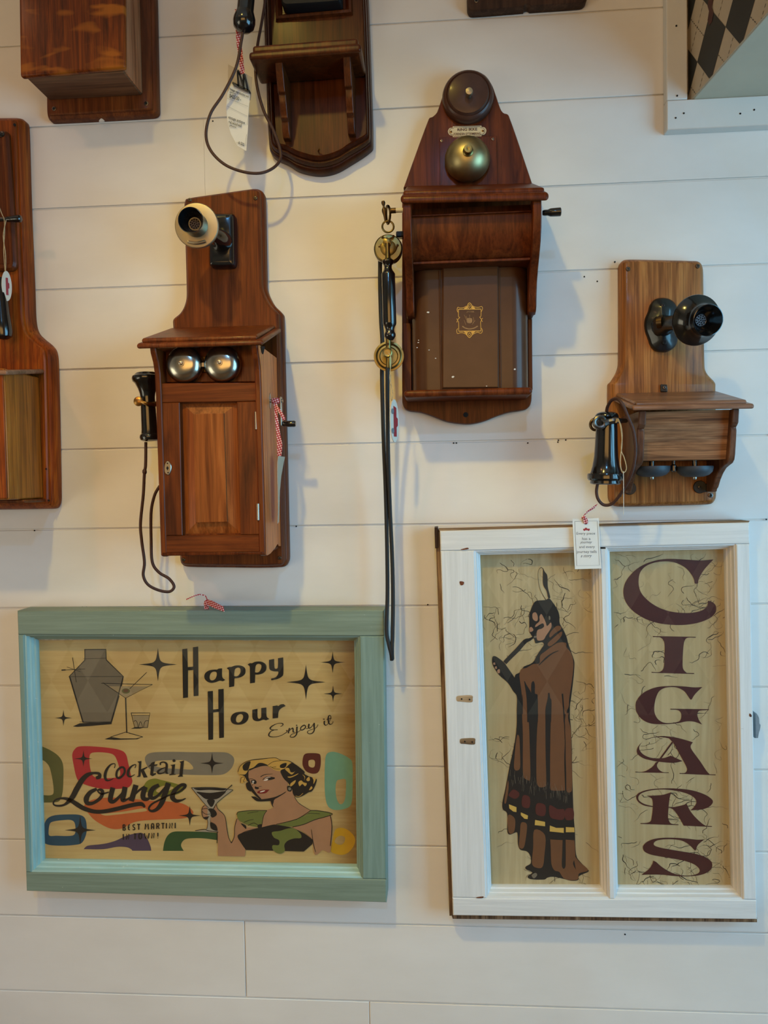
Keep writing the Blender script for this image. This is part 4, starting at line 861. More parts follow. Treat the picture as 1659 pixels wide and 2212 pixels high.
FG('robe_panel', 'fig_brown', [('p', F1([(910,1030),(990,940),(1050,940),(1055,980),(980,1030),(910,1090)])), ('p', F1([(880,1170),(960,1090),(1060,1010),(1065,1060),(1000,1140),(910,1205)])),
 ('p', F1([(505,1580),(530,1510),(600,1490),(690,1440),(770,1430),(780,1330),(850,1270),(960,1190),(1030,1155),(1120,1160),(1130,1220),(1180,1280),(1215,1380),(1220,1500),(1195,1700),(1165,1900),(1160,2000),(1135,2060),(1135,2104,1),(540,2104,1),(535,1850),(510,1650)])),
 ('p', F2([(450,280),(475,300),(485,500),(485,690),(440,725),(410,690),(415,560),(430,400)])), ('p', F2([(510,0,1),(590,0,1),(600,200),(605,350),(612,600),(612,840),(570,840),(525,790),(520,560),(520,260)])), ('p', F2([(715,0,1),(805,0,1),(805,450),(815,880),(795,930),(705,910),(690,700),(695,300)])), ('p', F2([(875,0,1),(1035,0,1),(1048,330),(1040,600),(1050,950),(1040,975),(890,975),(865,930),(865,400)])), ('p', F2([(1060,0,1),(1095,0,1),(1090,80),(1122,200),(1132,500),(1138,970),(1070,980),(1060,640),(1057,350),(1047,150)])),
 ('p', F2([(335,1285),(420,1330),(415,1480),(370,1520),(337,1480)])), ('p', F2([(500,1380),(570,1400),(560,1560),(530,1695),(472,1680),(485,1500)])), ('p', F2([(665,1470),(800,1540),(790,1800),(770,1930),(710,1950),(637,1900),(650,1700)])), ('p', F2([(865,1590,1),(1020,1600,1),(1015,1750),(1010,1920),(1035,1960),(1058,1920),(1058,1592,1),(1170,1602,1),(1180,1800),(1152,1900),(1215,2020),(1208,2092),(1120,2102),(1030,2075),(980,2000),(920,1980),(880,1900),(870,1700)])), ('p', F2([(1165,1800),(1230,1870),(1342,1975),(1240,2010),(1210,2030),(1180,1930)])), ('p', F2([(335,850),(340,960),(310,1130),(292,1140),(288,1100),(310,960)]))], None, True)
FG('painted_fold', 'fig_black', [('p', F1([(568,1672),(600,1720),(650,1800),(660,1820),(663,1700),(690,1668),(710,1720),(710,1830),(745,1850),(750,2212,1),(608,2212,1),(600,1900)])), ('p', F1([(885,1828),(905,1830),(910,1890),(930,1920),(925,2212,1),(850,2212,1),(850,2040),(880,1900)])), ('s', F1([(1075,1835),(1088,2000),(1100,2212)]), [3.5,2.6,2.6]), ('s', F1([(1022,1265),(940,1300),(860,1360),(760,1457)]), [1.6,2.4,3.6,1.6]), ('s', F2([(1038,0),(1046,170),(1048,330)]), [2.4,2,.8]), ('s', F2([(1055,600),(1060,780),(1060,980)]), [2,2,2.4]), ('p', F1([(540,1850),(535,2104),(548,2104),(548,1900)]))], None, True)
FG('painted_band', 'fig_red', [('p', F2([(345,1020),(400,962),(470,1000),(470,1050),(420,1080),(345,1045)])), ('p', F2([(522,1040),(605,1060),(600,1190),(512,1170)])), ('p', F2([(695,1140),(800,1160),(795,1290),(690,1272)])), ('p', F2([(857,1160),(960,1210),(1040,1215),(1035,1335),(940,1340),(862,1300)])), ('p', F2([(1055,1215),(1150,1205),(1155,1330),(1060,1340)]))], None, True)
FG('painted_band', 'fig_yellow', [('c', F2([(345,1148),(440,1185),(440,1247),(400,1240),(350,1200)])), ('c', F2([(495,1250),(585,1290),(580,1335),(540,1330),(495,1285)])), ('c', F2([(675,1345),(800,1370),(800,1425),(670,1410)])), ('c', F2([(860,1415),(940,1445),(1035,1445),(1035,1508),(960,1500),(858,1490)])), ('c', F2([(1060,1435),(1165,1440),(1170,1500),(1060,1500)]))], None, True)
hr = random.Random(8); hatch = []
for i in range(70):
    x = hr.uniform(350, 1100); y = 780 + (x - 350)*0.33 + hr.uniform(-90, 60); hatch.append(('l', F2([(x, y), (x + hr.uniform(-14, 14), y + hr.uniform(40, 110))]), hr.uniform(.25, .55)))
FG('painted_hatching', 'fig_grey', hatch + [('p', F2([(630,2040),(680,2010),(700,2040),(660,2080)])), ('p', F1([(700,1070),(730,1070),(725,1090),(695,1090)])), ('p', F1([(893,805),(912,810),(914,850),(895,850)]))])
# hardware and scars of the white sash
for px, py, w, h in ((1004, 1509.7, 17, 7.4), (1010.5, 1601.5, 16, 6.8)):
    m = Ink(DW + 0.0005); m.poly([[(px-w, py-h*.7), (px-w*.3, py-h), (px+w*.9, py-h), (px+w, py), (px+w*.85, py+h), (px-w*.5, py+h*.8), (px-w, py+h*.6)]])
    m.build('hinge_scar', 'raw_wood', ws); hole(ws, px - w*.4, py, DW + 0.0004, 0.0012); hole(ws, px + w*.6, py + 1, DW + 0.0004, 0.0012)
for q in ([(993, 1256), (1002, 1257), (1001, 1263), (995, 1264)], [(1030, 1938), (1044, 1936.5), (1042, 1940), (1029, 1940)], [(995, 1187), (1010, 1183), (1012, 1186), (1000, 1188)], [(1618.5, 1546), (1620, 1541), (1624, 1546), (1622, 1549)]):
    m = Ink(DW + 0.0005); m.poly([q]); m.build('paint_chip', 'worn_wood', ws)
g = G().prism(xz(crv([(1629, 1540, 1), (1634, 1541), (1639, 1550), (1640, 1562), (1642.5, 1566), (1641, 1576), (1639, 1582), (1637, 1594, 1), (1630, 1594, 1)], True, 4), 0.025), [(0.0, 0.012), (0, 0.026), (0.001, 0.028)]); g.build('sash_latch', 'latch_grey', ws)
G().prism(xz([(938.5, 1140), (946, 1139), (947, 1183), (940, 1185)], 0.04), [(0, 0.004), (0, 0.040), (0.001, 0.041)]).build('corner_strip', 'dark_board', ws)
# story tag on the white sash
DTg = 0.052
tg = thing('paper_tag', 'white printed tag on red gingham ribbon hanging over the white sash top', 'tag', P(1268, 1229, 0.05))
cd = G().prism(xz([(1236.5, 1121), (1293.4, 1119), (1299, 1228), (1242, 1229.5)], DTg), [(0, DTg - 0.001), (0, DTg)]).build('card', 'paper', tg)
k = Ink(DTg + 0.0003); k.line([(1241.5, 1126.5), (1290.5, 1125), (1295, 1221), (1246, 1222), (1241.5, 1126.5)], .7); k.build('border_line', 'ink_grey', cd)
k = Ink(DTg + 0.0003)
for tx, cx, cy, w, h, sh in (('Every piece', 1265.5, 1153, 40, 7.5, 0), ('has a', 1266.5, 1163.5, 18, 6, 0), ('journey', 1266, 1172, 26, 7, .35), ('and every', 1268, 1182, 34, 7.5, 0), ('journey tells', 1267.5, 1192.5, 43, 8, 0), ('a story', 1266.5, 1202, 24, 7.5, .35)): type_on(k, tx, cx, cy, w, h, 0.0, sh, -0.01)
k.build('lettering', 'ink_grey', cd)
k = Ink(DTg + 0.0003); k.poly([[(1259.5, 1142.5), (1263, 1142), (1264, 1140), (1267.5, 1140), (1268.5, 1142), (1274, 1142), (1274, 1145.5), (1260, 1145.5)]], False); k.dot(1262.5, 1145.5, 1.4); k.dot(1271.5, 1145.5, 1.4); k.build('printed_truck', 'ink_red', cd)
k = Ink(DTg + 0.0004); k.dot(1265.5, 1131, 2.6, 1.8); k.build('punched_hole', 'hole_dark', cd)
G().strip([P(1265.5, 1131, DTg + .0012), P(1264.5, 1123, DTg + .003), P(1260, 1116, DTg + .002)], [(0.0032, 0, 0), (0.0036, 0, 0), (0.003, 0, 0.001)]).build('ribbon', 'gingham', tg)
G().strip([P(1259, 1117, DTg + .003), P(1263, 1111, DTg + .004), P(1274, 1102, DTg), P(1288, 1092.5, DTg - .004)], [(0.0022, 0, 0.003), (0.0022, 0, 0.003), (0.002, 0, 0.003)]).build('ribbon', 'gingham', tg)
G().lathe([(0.001, -0.003), (0.0035, -0.001), (0.0035, 0.001), (0.001, 0.003)], P(1261.5, 1118, DTg + .003), (0.5, 0, 1), 10).build('knot', 'gingham', tg)

# ================================================================== telephones
def cheek(t, name, mat, prof, x0, x1, bevel=0.0015):
    """side board: prof = [(depth, z)]"""
    return G().xprism(prof, x0, x1).build(name, mat, t, bevel)
def shelf(t, name, mat, fl, fr, df, db, rise, th, bevel=0.003, seg=3, yb=None):
    """board whose front top edge runs from pixel fl to fr at depth df and whose back stands rise higher at depth db"""
    a, b = P(fl[0], fl[1], df), P(fr[0], fr[1], df)
    if yb is not None: rise = P((fl[0] + fr[0])/2, yb, db).z - (a.z + b.z)/2      # back edge seen at height yb
    A = a + Vector((0, df - db, rise)); B = b + Vector((0, df - db, rise)); d = Vector((0, 0, -th))
    return G().hexa([a + d, b + d, B + d, A + d, a, b, B, A]).build(name, mat, t, bevel, seg)
def grille(parent, base, ax, r):
    ax = Vector(ax).normalized()
    g_ = G().lathe([(r, 0), (r, 0.0015), (r*.98, 0.002)], base, ax, 20).build('grille', 'grille_metal', parent)
    u = ax.orthogonal().normalized(); w = ax.cross(u); g = G()
    for rr, n in ((0.0, 1), (r*.42, 6), (r*.78, 11)):
        for k in range(n):
            a = 2*math.pi*k/n; c = Vector(base) + u*rr*math.cos(a) + w*rr*math.sin(a) + ax*0.0019
            g.lathe([(r*.15, 0), (r*.15, 0.0004)], c, ax, 8)
    q = g.build('grille_holes', 'hole_dark', parent); q['kind'] = 'stuff'

# ------------------------------------------------ A: oak box telephone cropped at the top left
t = thing('wall_telephone', 'orange-brown oak telephone box cropped by the top left corner', 'telephone', P(225, 262, 0))
ol = xz(crv([(96, -300, 1), (102, 235), (106, 258), (118, 262), (325, 251), (339, 246), (341.5, 232), (330, -300, 1)], True, 5), 0.012)
G().prism(ol, [(0, 0.0015), (0, 0.012), (0.002, 0.016), (0.006, 0.018), (0.0065, 0.021), (0.008, 0.022)]).build('backboard', 'oak_red_dark', t)
q = xz([(37, -250), (268, -250), (270, 146), (43, 166)], 0.107)
G().prism(q, [(0, 0.096), (0, 0.107)]).build('front_panel', 'oak_red', t, 0.004, 3)
x0, x1 = P(52, 100, 0.1).x, P(264, 100, 0.1).x
zb = (P(266, 152, 0.098).z + P(60, 170, 0.098).z) / 2
G().box(x0, x1, -0.0962, -0.022, zb, q[0][1]).build('box', 'oak_under', t, 0.0015)
G().box(x1 - 0.001, x1 + 0.002, -0.096, -0.0225, zb + 0.002, q[0][1]).build('side_board', 'oak_side', t, 0.001)
hole(t, 117, 235, 0.022, 0.0022, True); hole(t, 316, 224, 0.022, 0.0022, True)
g = G().prism(xz(crv([(214, 263), (219, 256), (226, 262)], True, 4), 0.022), [(0, 0.0215), (0, 0.0226)]); g.build('edge_notch', 'white_chip', t)

# ------------------------------------------------ B: walnut telephone with bracketed shelf at the top
t = thing('wall_telephone', 'dark walnut telephone with bracketed shelf and curved pointed base, top centre', 'telephone', P(690, 376, 0))
oo = crv([(600, -330, 1), (572, -300), (566, -260), (568, -40), (574, 157), (581.5, 315), (592, 339), (622, 354), (648, 369), (688, 377), (724, 371), (757, 353), (795, 328), (806, 310), (800, 100), (794, -60), (788, -260), (780, -300), (752, -335, 1)], True, 5)
ii = crv([(606, -318, 1), (588, -292), (584, -256), (585, -40), (590, 157), (597, 296), (603, 309), (622, 315), (648, 327), (690, 337), (731, 326), (757, 309), (785, 295), (791, 285), (786, 100), (780, -60), (774, -256), (766, -292), (746, -322, 1)], True, 5)
G().loft(xz(oo, 0.012), xz(ii, 0.024), [(0, 0.001), (0, 0.010), (0.06, 0.016), (0.2, 0.020), (0.3, 0.020), (0.34, 0.024), (0.45, 0.029), (0.58, 0.028), (0.63, 0.031), (0.78, 0.034), (0.9, 0.032), (1.0, 0.024)]).build('backboard', 'walnut_edge', t, angle=28)
G().prism(inset(xz(ii, 0.024), -0.0005), [(0, 0.02), (0, 0.0246)]).build('backboard_field', 'walnut', t)
shelf(t, 'shelf', 'walnut', (537, 111), (780, 92), 0.106, 0.026, 0.0, 0.0125, 0.0045, 4)
shelf(t, 'shelf_top_board', 'walnut', (545, 98), (773, 81), 0.1, 0.026, 0.0, 0.0125, 0.004, 4)
def brk(px0, px1, top, bot):
    z1, z0 = P(px0, top, 0.09).z, P(px1, bot, 0.034).z; H = z1 - z0
    pr = [(0.0245, z1), (0.092, z1), (0.088, z1 - H*.10), (0.080, z1 - H*.28), (0.075, z1 - H*.40), (0.068, z1 - H*.41), (0.066, z1 - H*.50), (0.062, z1 - H*.62), (0.058, z1 - H*.66), (0.056, z1 - H*.74), (0.048, z1 - H*.77), (0.044, z1 - H*.9), (0.038, z0), (0.0245, z0)]
    x = P(px1, bot, 0.035).x
    G().xprism(pr, x - 0.006, x + 0.006).build('bracket', 'walnut', t, 0.0012)
brk(592, 620, 136, 301); brk(741, 760, 122, 292)
fr = xz([(594, 44), (762, 29), (752, -230), (588, -220)], 0.03); fr2 = inset(fr, 0.012)
g = G().rings([[(x, -0.0245, z) for x, z in fr], [(x, -0.031, z) for x, z in inset(fr, 0.002)], [(x, -0.032, z) for x, z in inset(fr, 0.006)], [(x, -0.0245, z) for x, z in fr2]], False, False); g.build('moulding', 'walnut', t)
G().prism(xz(crv([(604, -180, 1), (608, 5), (614, 14), (624, 16), (728, 9), (738, 2), (732, -185, 1)], True, 4), 0.045), [(0, 0.0246), (0, 0.045), (0.003, 0.05)]).build('transmitter_plate', 'black_matte', t)
for px, py in ((627, 18), (723, 11)): screw(t, px, py, 0.03, 0.004, 'steel')
G().tube([P(688, 327, 0.0246), P(688, 325, 0.030), P(690, 321, 0.033), P(692, 324, 0.032)], 0.0012, 8).build('brass_hook', 'brass_hook', t)
rc = G().lathe([(0.0132, -0.10), (0.0132, 0.022), (0.0145, 0.026), (0.0172, 0.034), (0.0176, 0.040), (0.0160, 0.048), (0.010, 0.054), (0.004, 0.0565), (0.002, 0.0575)], P(532.5, -8, 0.09), Vector((-0.12, 0, -1)), 28).build('receiver', 'black_gloss', t)
G().tube([P(527, 52, 0.09), P(521, 90, 0.092), P(510, 145, 0.092), P(482, 203, 0.09), P(455, 245, 0.088), P(445, 290, 0.086), P(455, 325, 0.084), P(485, 355, 0.082), P(525, 371, 0.078), P(562, 374, 0.072), P(590, 363, 0.062), P(605, 345, 0.05), P(605, 322, 0.046), P(590, 280, 0.05), P(570, 240, 0.055), P(556, 190, 0.06), P(552, 148, 0.06), P(556, 100, 0.055), P(566, 45, 0.045), P(573, 0, 0.04), P(574, -30, 0.035)], 0.0024, 10, 8).build('receiver_cord', 'cord_brown', rc)
# price tag on it
tp = thing('price_tag', 'handwritten white price tag clipped to red gingham ribbon under the black receiver', 'tag', P(520, 326, 0.07))
G().strip([P(513, 20, 0.078), P(514, 60, 0.078), P(516, 100, 0.078), P(521, 135, 0.077), P(524, 160, 0.077)], [(0.0042, 0, 0), (0.0034, 0.001, 0), (0.0022, 0.002, 0), (0.0042, -0.001, 0)]).build('ribbon', 'gingham', tp)
G().strip([P(520, 90, 0.0765), P(523, 130, 0.0765), P(527, 160, 0.0765)], [(0.001, 0, 0), (0.002, 0, 0.0), (0.0014, 0, 0)]).build('ribbon', 'gingham', tp)
def sheet(rows, d0, nm, mat, par):
    g = G(); R = [[P(x0, y0, d) , P(x1, y1, d), P(x1, y1, d - 0.0006), P(x0, y0, d - 0.0006)] for (x0, y0, x1, y1, d) in rows]
    return g.rings(R).build(nm, mat, par)
sheet([(493, 139, 545, 167, 0.068), (492, 180, 543, 205, 0.068), (491, 215, 541.5, 217, 0.068)], 0, 'backing_card', 'paper_back', tp)
fc = [(500, 180, 540, 200, 0.0695), (491.5, 200, 539, 222, 0.071), (488.5, 232, 537, 250, 0.073), (491, 262, 535.5, 280, 0.0735), (499, 290, 533.5, 304, 0.072), (513, 315, 532, 326, 0.07)]
cdt = sheet(fc, 0, 'card', 'paper', tp)
def tplane(x, y):   # the bowed face of the card
    k = max(0, min(1, (y - 190) / 130)); return P(x, y, 0.0705 + 0.0042 * math.sin(math.pi * k) + 0.0012)
k = Ink(0, tplane)
type_on(k, 'Vintage reproduction wall', 517, 201, 42, 7, 0.012, .2, .42); type_on(k, '(phone)', 503, 201, 13, 5, 0.01, .2, .42); type_on(k, '$425.00 -', 508, 211, 25, 10, 0.012, .15, .34)
type_on(k, 'vintage antique', 511, 260, 36, 8, 0.008, .2, .36); type_on(k, 'red wood wall', 508, 267, 28, 7, 0.008, .2, .34); type_on(k, 'phone', 503, 273, 15, 5.5, 0.008, .2, .3); type_on(k, 'A 532', 521, 310, 13, 6.5, 0.01, .1, .36)
k.build('handwriting', 'ink', cdt)
k = Ink(0, tplane); k.line([(491, 229), (534, 251)], .5); k.line([(491, 212), (536, 230)], .5); k.line([(511, 307), (530, 316), (539, 222)], .5); k.build('ruled_lines', 'ink_grey', cdt)
cp = G().prism(xz([(502, 176), (540, 195), (539, 200), (502, 182)], 0.075), [(0, 0.066), (0, 0.076)]).build('clip', 'black_gloss', tp, 0.001)
G().tube([P(515, 183, 0.077), P(514, 152, 0.079), P(527, 190, 0.077)], 0.0016, 8, 6).build('clip_handle', 'black_gloss', cp)
G().tube([P(526, 188, 0.077), P(527, 160, 0.079), P(535, 193, 0.077)], 0.0016, 8, 6).build('clip_handle', 'black_gloss', cp)

# ------------------------------------------------ I: dark board cut off by the top edge
t = thing('wall_telephone', 'dark wooden telephone backboard, only its lower edge showing at the top', 'telephone', P(1138, 30, 0))
G().prism(xz(crv([(1000, -420, 1), (1009, 10), (1012, 25), (1022, 30, ), (1120, 22.5), (1131, 21.5, 1), (1134, 18), (1140, 17), (1145, 20.5, 1), (1250, 13), (1263, 8), (1268, -6), (1252, -420, 1)], True, 4), 0.012), [(0, 0.001), (0, 0.016), (0.002, 0.02)]).build('backboard', 'dark_board', t)
hole(t, 1029, 2, 0.02, 0.002, True)

# ------------------------------------------------ C: oak telephone cropped by the left edge
t = thing('wall_telephone', 'large oak telephone with sloped box lid, cropped by the left edge', 'telephone', P(60, 1100, 0))
CR = [(40, 258), (55, 262), (61, 276), (66, 439), (73.5, 626), (76, 690), (82, 717), (95, 732), (113, 747), (122, 763), (125, 797), (130.5, 1070), (127, 1092), (115, 1099)]
oc_ = crv(CR + [(-194 - x, y + 4) for x, y in CR[::-1]], True, 5)
G().prism(xz(oc_, 0.006), [(0, 0.001), (0, 0.010), (0.003, 0.018), (0.008, 0.024), (0.010, 0.024), (0.0105, 0.028), (0.013, 0.030)]).build('backboard', 'oak_amber', t)
G().prism(xz(crv([(-211, 296), (-208, 284), (-199, 281), (5, 281), (14, 284), (17, 296), (33, 560), (30, 578), (18, 584), (-212, 584), (-224, 578), (-227, 560)], True, 5), 0.04), [(0, 0.0295), (0, 0.036), (0.004, 0.040), (0.010, 0.040), (0.012, 0.037)]).build('raised_panel', 'oak_red_dark', t)
hole(t, 32, 270, 0.030, 0.0024)
screw(t, 4, 290, 0.04, 0.005, 'black_gloss', 'screw')
h_ = P(14, 474, 0.055)
ck = G().lathe([(0.003, -0.012), (0.003, 0), (0.0045, 0.001), (0.005, 0.010), (0.0058, 0.014), (0.006, 0.024), (0.0045, 0.0255), (0.001, 0.026)], h_, (1, 0, 0.02), 16).build('crank_handle', 'black_gloss', t)
G().tube([P(-30, 470, 0.05), P(2, 472, 0.055), P(16, 474, 0.055)], 0.0025, 8, 4).build('crank_rod', 'gunmetal', ck)
G().lathe([(0.010, -0.03), (0.0115, 0.0), (0.0125, 0.03), (0.0140, 0.045), (0.0150, 0.060), (0.0135, 0.068), (0.006, 0.072), (0.002, 0.073)], P(1, 640, 0.06), Vector((0.05, 0, -1)), 24).build('receiver', 'black_gloss', t)
xb, xf = P(93, 940, 0.032).x, P(10, 940, 0.14).x
xs_ = (xb + xf) / 2
z0, z1 = P(60, 1078, 0.08).z, P(60, 806, 0.08).z
cxm = P(-97, 900, 0.08).x
G().box(2*cxm - xs_, xs_, -0.140, -0.0305, z0, z1).build('box', 'oak_side_amber', t, 0.003, 3)
G().box(2*cxm - xs_ + 0.002, xs_ - 0.0015, -0.143, -0.139, z0 + 0.002, z1 - 0.002).build('front_panel', 'oak_amber', t, 0.0015)
shelf(t, 'sloped_lid', 'oak_shelf', (-245, 803), (15, 799), 0.148, 0.0305, 0.018, 0.008, 0.003, 3)
G().box(2*cxm - xs_ - 0.004, xs_ + 0.004, -0.10, -0.0305, z0 - 0.006, z0 - 0.0005).build('box_base', 'oak_red_dark', t, 0.002)
hole(t, 100, 1013, 0.0302, 0.0014); hole(t, 106, 1081, 0.0302, 0.0016)
def oval_tag(name, label, string, c, rx, ry, dep, mat='tag_cream', turn=0.0, truck=True):
    tt = thing(name, label, 'tag', P(c[0], c[1] + ry, dep - 0.01))
    for j, s_ in enumerate(string): G().tube([P(*q) for q in s_], 0.0007, 6, 5).build('string', 'string', tt)
    cc = P(c[0], c[1], dep); s = 1700 / (DIST - dep); R = []
    u = Vector((math.cos(turn), math.sin(turn), 0)); n_ = Vector((math.sin(turn), -math.cos(turn), 0))
    for d in (0.0, 0.0012): R.append([cc + u*(rx/s)*math.cos(a) + Vector((0, 0, ry/s))*math.sin(a) + n_*d for a in [2*math.pi*k/40 for k in range(40)]])
    o = G().rings(R).build('tag_disc', mat, tt)
    return tt, o, cc, u, n_, s
def tag_print(o, cc, u, n_, s, polys, mat, nm, off=0.0016):
    g = G()
    for pl in polys: g.add([cc + u*(a/s) - Vector((0, 0, b/s)) + n_*off for a, b in pl], [tuple(range(len(pl)))])
    return g.build(nm, mat, o)
tt, o, cc, u, n_, s = oval_tag('oval_tag', 'white oval tag on a pale string, at the left edge', [[(-8, 430, 0.066), (4, 462, 0.066), (9, 474, 0.066), (10, 500, 0.066), (8, 540, 0.066), (11, 586, 0.062)], [(13, 476, 0.068), (7, 510, 0.067), (12, 550, 0.066), (12, 588, 0.062)]], (14, 618), 11, 33, 0.061, turn=0.9)
tag_print(o, cc, u, n_, s, [[(-2, -18), (3, -18), (3, 20), (-2, 20)], [(3, -8), (5.5, -6), (5.5, 4), (3, 6)]], 'ink_red', 'printed_truck')

# ------------------------------------------------ D: mahogany telephone with twin bells
t = thing('wall_telephone', 'mahogany telephone with twin nickel bells, panelled door and nickel mouthpiece', 'telephone', P(500, 1226, 0))
bk, fk = 0.003, 0.030
oD = crv([(391, 440), (392.5, 428), (401, 420.5), (470, 416.5), (545, 412.8), (561, 413.5), (572, 421), (574.5, 435), (578, 606), (580.5, 632), (594, 660), (612, 679), (614.5, 690), (617, 780), (626.5, 1195), (624, 1214), (612, 1224), (500, 1226), (402, 1227), (387, 1222), (382, 1208), (372, 780), (366.5, 700), (367.5, 685), (383, 671), (393, 651), (396, 625)], True, 4)
oD = [(x, y, fk + (bk - fk) * max(0, min(1, (x - 400) / 150))) for x, y in oD]
G().prism(xz(oD), [(0, 0.001), (0, 0.012), (0.0015, 0.016), (0.004, 0.018), (0.0045, 0.023), (0.006, 0.027), (0.009, 0.030)]).build('backboard', 'mahogany', t)
for px, py in ((410, 432), (552, 428), (396, 1209), (604, 1205)): screw(t, px, py, 0.0302, 0.0034)
BF = 0.145
xl, xr = P(342, 1000, BF).x, P(569, 1000, BF).x
ztop, zbot = P(440, 752, BF).z, P(450, 1194, BF).z
G().box(xl + 0.008, xr - 0.008, -BF + 0.03, -0.0305, zbot + 0.002, ztop).build('box', 'mahogany', t, 0.001)
Hc = ztop - zbot
def dch(s=1):
    return [(0.0305, ztop), (BF + 0.024, ztop), (BF + 0.021, ztop - Hc*.03), (BF + 0.012, ztop - Hc*.07), (BF + 0.006, ztop - Hc*.12), (BF + 0.004, ztop - Hc*.22), (BF + 0.002, ztop - Hc*.7), (BF + 0.001, zbot - 0.004), (BF - 0.006, zbot - 0.006), (BF - 0.03, zbot - 0.005), (0.075, zbot + 0.001), (0.055, zbot + 0.006), (0.045, zbot + 0.001), (0.0305, zbot)]
cheek(t, 'side_board', 'mahogany', dch(), xl, xl + 0.0095, 0.002); cheek(t, 'side_board', 'mahogany', dch(), xr - 0.0095, xr, 0.002)
G().xprism([(d - 0.004 if d > 0.1 else d, z) for d, z in dch()], xr - 0.001, xr + 0.0006).build('side_lit_sheet', 'mahogany_side_lit', t)  # thin added sheet, carries the warm side light as colour
shelf(t, 'shelf', 'mahogany', (294, 742), (568, 734), 0.172, 0.0305, 0, 0.0085, 0.004, 4, yb=713)
shelf(t, 'shelf_top_board', 'mahogany', (305, 731), (556, 723.5), 0.165, 0.0305, 0, 0.0075, 0.0035, 4, yb=706.5)
G().lathe([(0.0035, 0), (0.002, 0.008), (0.0008, 0.011)], P(567, 749, 0.17), (0, 0, -1), 10).build('dowel_tip', 'hole_dark', t)
bpx = xz([(336, 752), (553, 746), (553, 824.5), (343, 826)], BF - 0.022)
G().prism(bpx, [(0, BF - 0.03), (0, BF - 0.022)]).build('bell_board', 'mahogany_panel', t, 0.001)
for bx, by in ((401, 789), (482.5, 787.5)):
    b = P(bx, by, BF - 0.014)
    pr = [(0.0285, 0.0), (0.0292, 0.003), (0.0286, 0.008), (0.0262, 0.0135), (0.0215, 0.0175), (0.0150, 0.0198), (0.007, 0.0206), (0.001, 0.0208)]
    be = G().lathe([(0.004, -0.012), (0.004, 0.0)] + pr, b, (0, -1, 0), 40).build('bell', 'bell_nickel', t)
    G().lathe([(0.0045, 0), (0.0045, 0.0015), (0.0028, 0.0016), (0.0028, 0.005), (0.001, 0.0056)], b + Vector((0, -0.0206, 0)), (0, -1, 0), 14).build('bell_nut', 'steel', be)
G().prism(xz([(433, 770), (446, 770), (446, 804), (433, 804)], BF - 0.018), [(0, BF - 0.0225), (0, BF - 0.017)]).build('striker_plate', 'brass_dark', t, 0.0006)
G().prism(xz([(434, 783), (447, 783), (447, 794), (434, 794)], BF - 0.01), [(0, BF - 0.018), (0, BF - 0.006)]).build('striker', 'steel', t, 0.001)
# door: rails, stiles, raised panel
DD = BF
do, di = xz([(346, 828), (553, 826.5), (561, 1192), (355, 1194.5)], DD), xz([(387.5, 869), (511.5, 867.5), (519, 1155.5), (394, 1157)], DD)
door = G().prism(do, [(0, DD - 0.028), (0, DD - 0.010)]).build('door', 'mahogany', t)
for nm, q in (('door_rail', [do[0], do[1], (do[1][0], di[1][1]), di[1], di[0], (do[0][0], di[0][1])]), ('door_rail', [(do[3][0], di[3][1]), di[3], di[2], (do[2][0], di[2][1]), do[2], do[3]]),
              ('door_stile', [(do[0][0], di[0][1] - .0003), (di[0][0], di[0][1] - .0003), (di[3][0], di[3][1] + .0003), (do[3][0], di[3][1] + .0003)]), ('door_stile', [(di[1][0], di[1][1] - .0003), (do[1][0], di[1][1] - .0003), (do[2][0], di[2][1] + .0003), (di[2][0], di[2][1] + .0003)])):
    G().prism(q, [(0, DD - 0.012), (0, DD - 0.001), (0.001, DD)]).build(nm, 'mahogany_h' if nm == 'door_rail' else 'mahogany', door)
rf = xz([(418, 895), (482, 893.5), (489.5, 1126), (423, 1128)], DD)
G().loft(inset(di, 0.0006), rf, [(0, DD - 0.0115), (0, DD - 0.0105), (0.955, DD - 0.0040), (0.965, DD - 0.0002), (1.0, DD)]).build('door_panel', 'mahogany_panel', door, angle=15)
kc = P(362, 1011, DD)
esc = G().prism(xz(crv([(362, 996), (369, 1003), (370, 1013), (366, 1024), (362, 1026), (356, 1021), (354.5, 1010), (357, 1000)], True, 4), DD + .001), [(0, DD - 0.0005), (0, DD + 0.001), (0.0008, DD + 0.0016)]).build('escutcheon', 'steel', door)
k = Ink(DD + 0.0019); k.poly([[(361.5, 1006.5), (364.5, 1011), (361.5, 1016.5), (359, 1011)]], False); k.dot(361.5, 1001, 1.6); k.dot(363, 1021, 1.6); k.build('keyhole', 'hole_dark', door)
for px, y0, y1 in ((553, 890, 928), (557.5, 1088, 1124)):
    a, b = P(px - .3, y0, DD + .001), P(px + .3, y1, DD + .001)
    hg = G().lathe([(0.0018, 0), (0.0022, 0.0004), (0.0022, (a - b).length), (0.0018, (a - b).length + .0004)], b, a - b, 12).build('hinge', 'steel', door)
G().box(xl + 0.003, xr - 0.003, -BF - 0.002, -0.0305, zbot - 0.004, zbot + 0.001).build('box_base', 'mahogany_dark', t, 0.001)
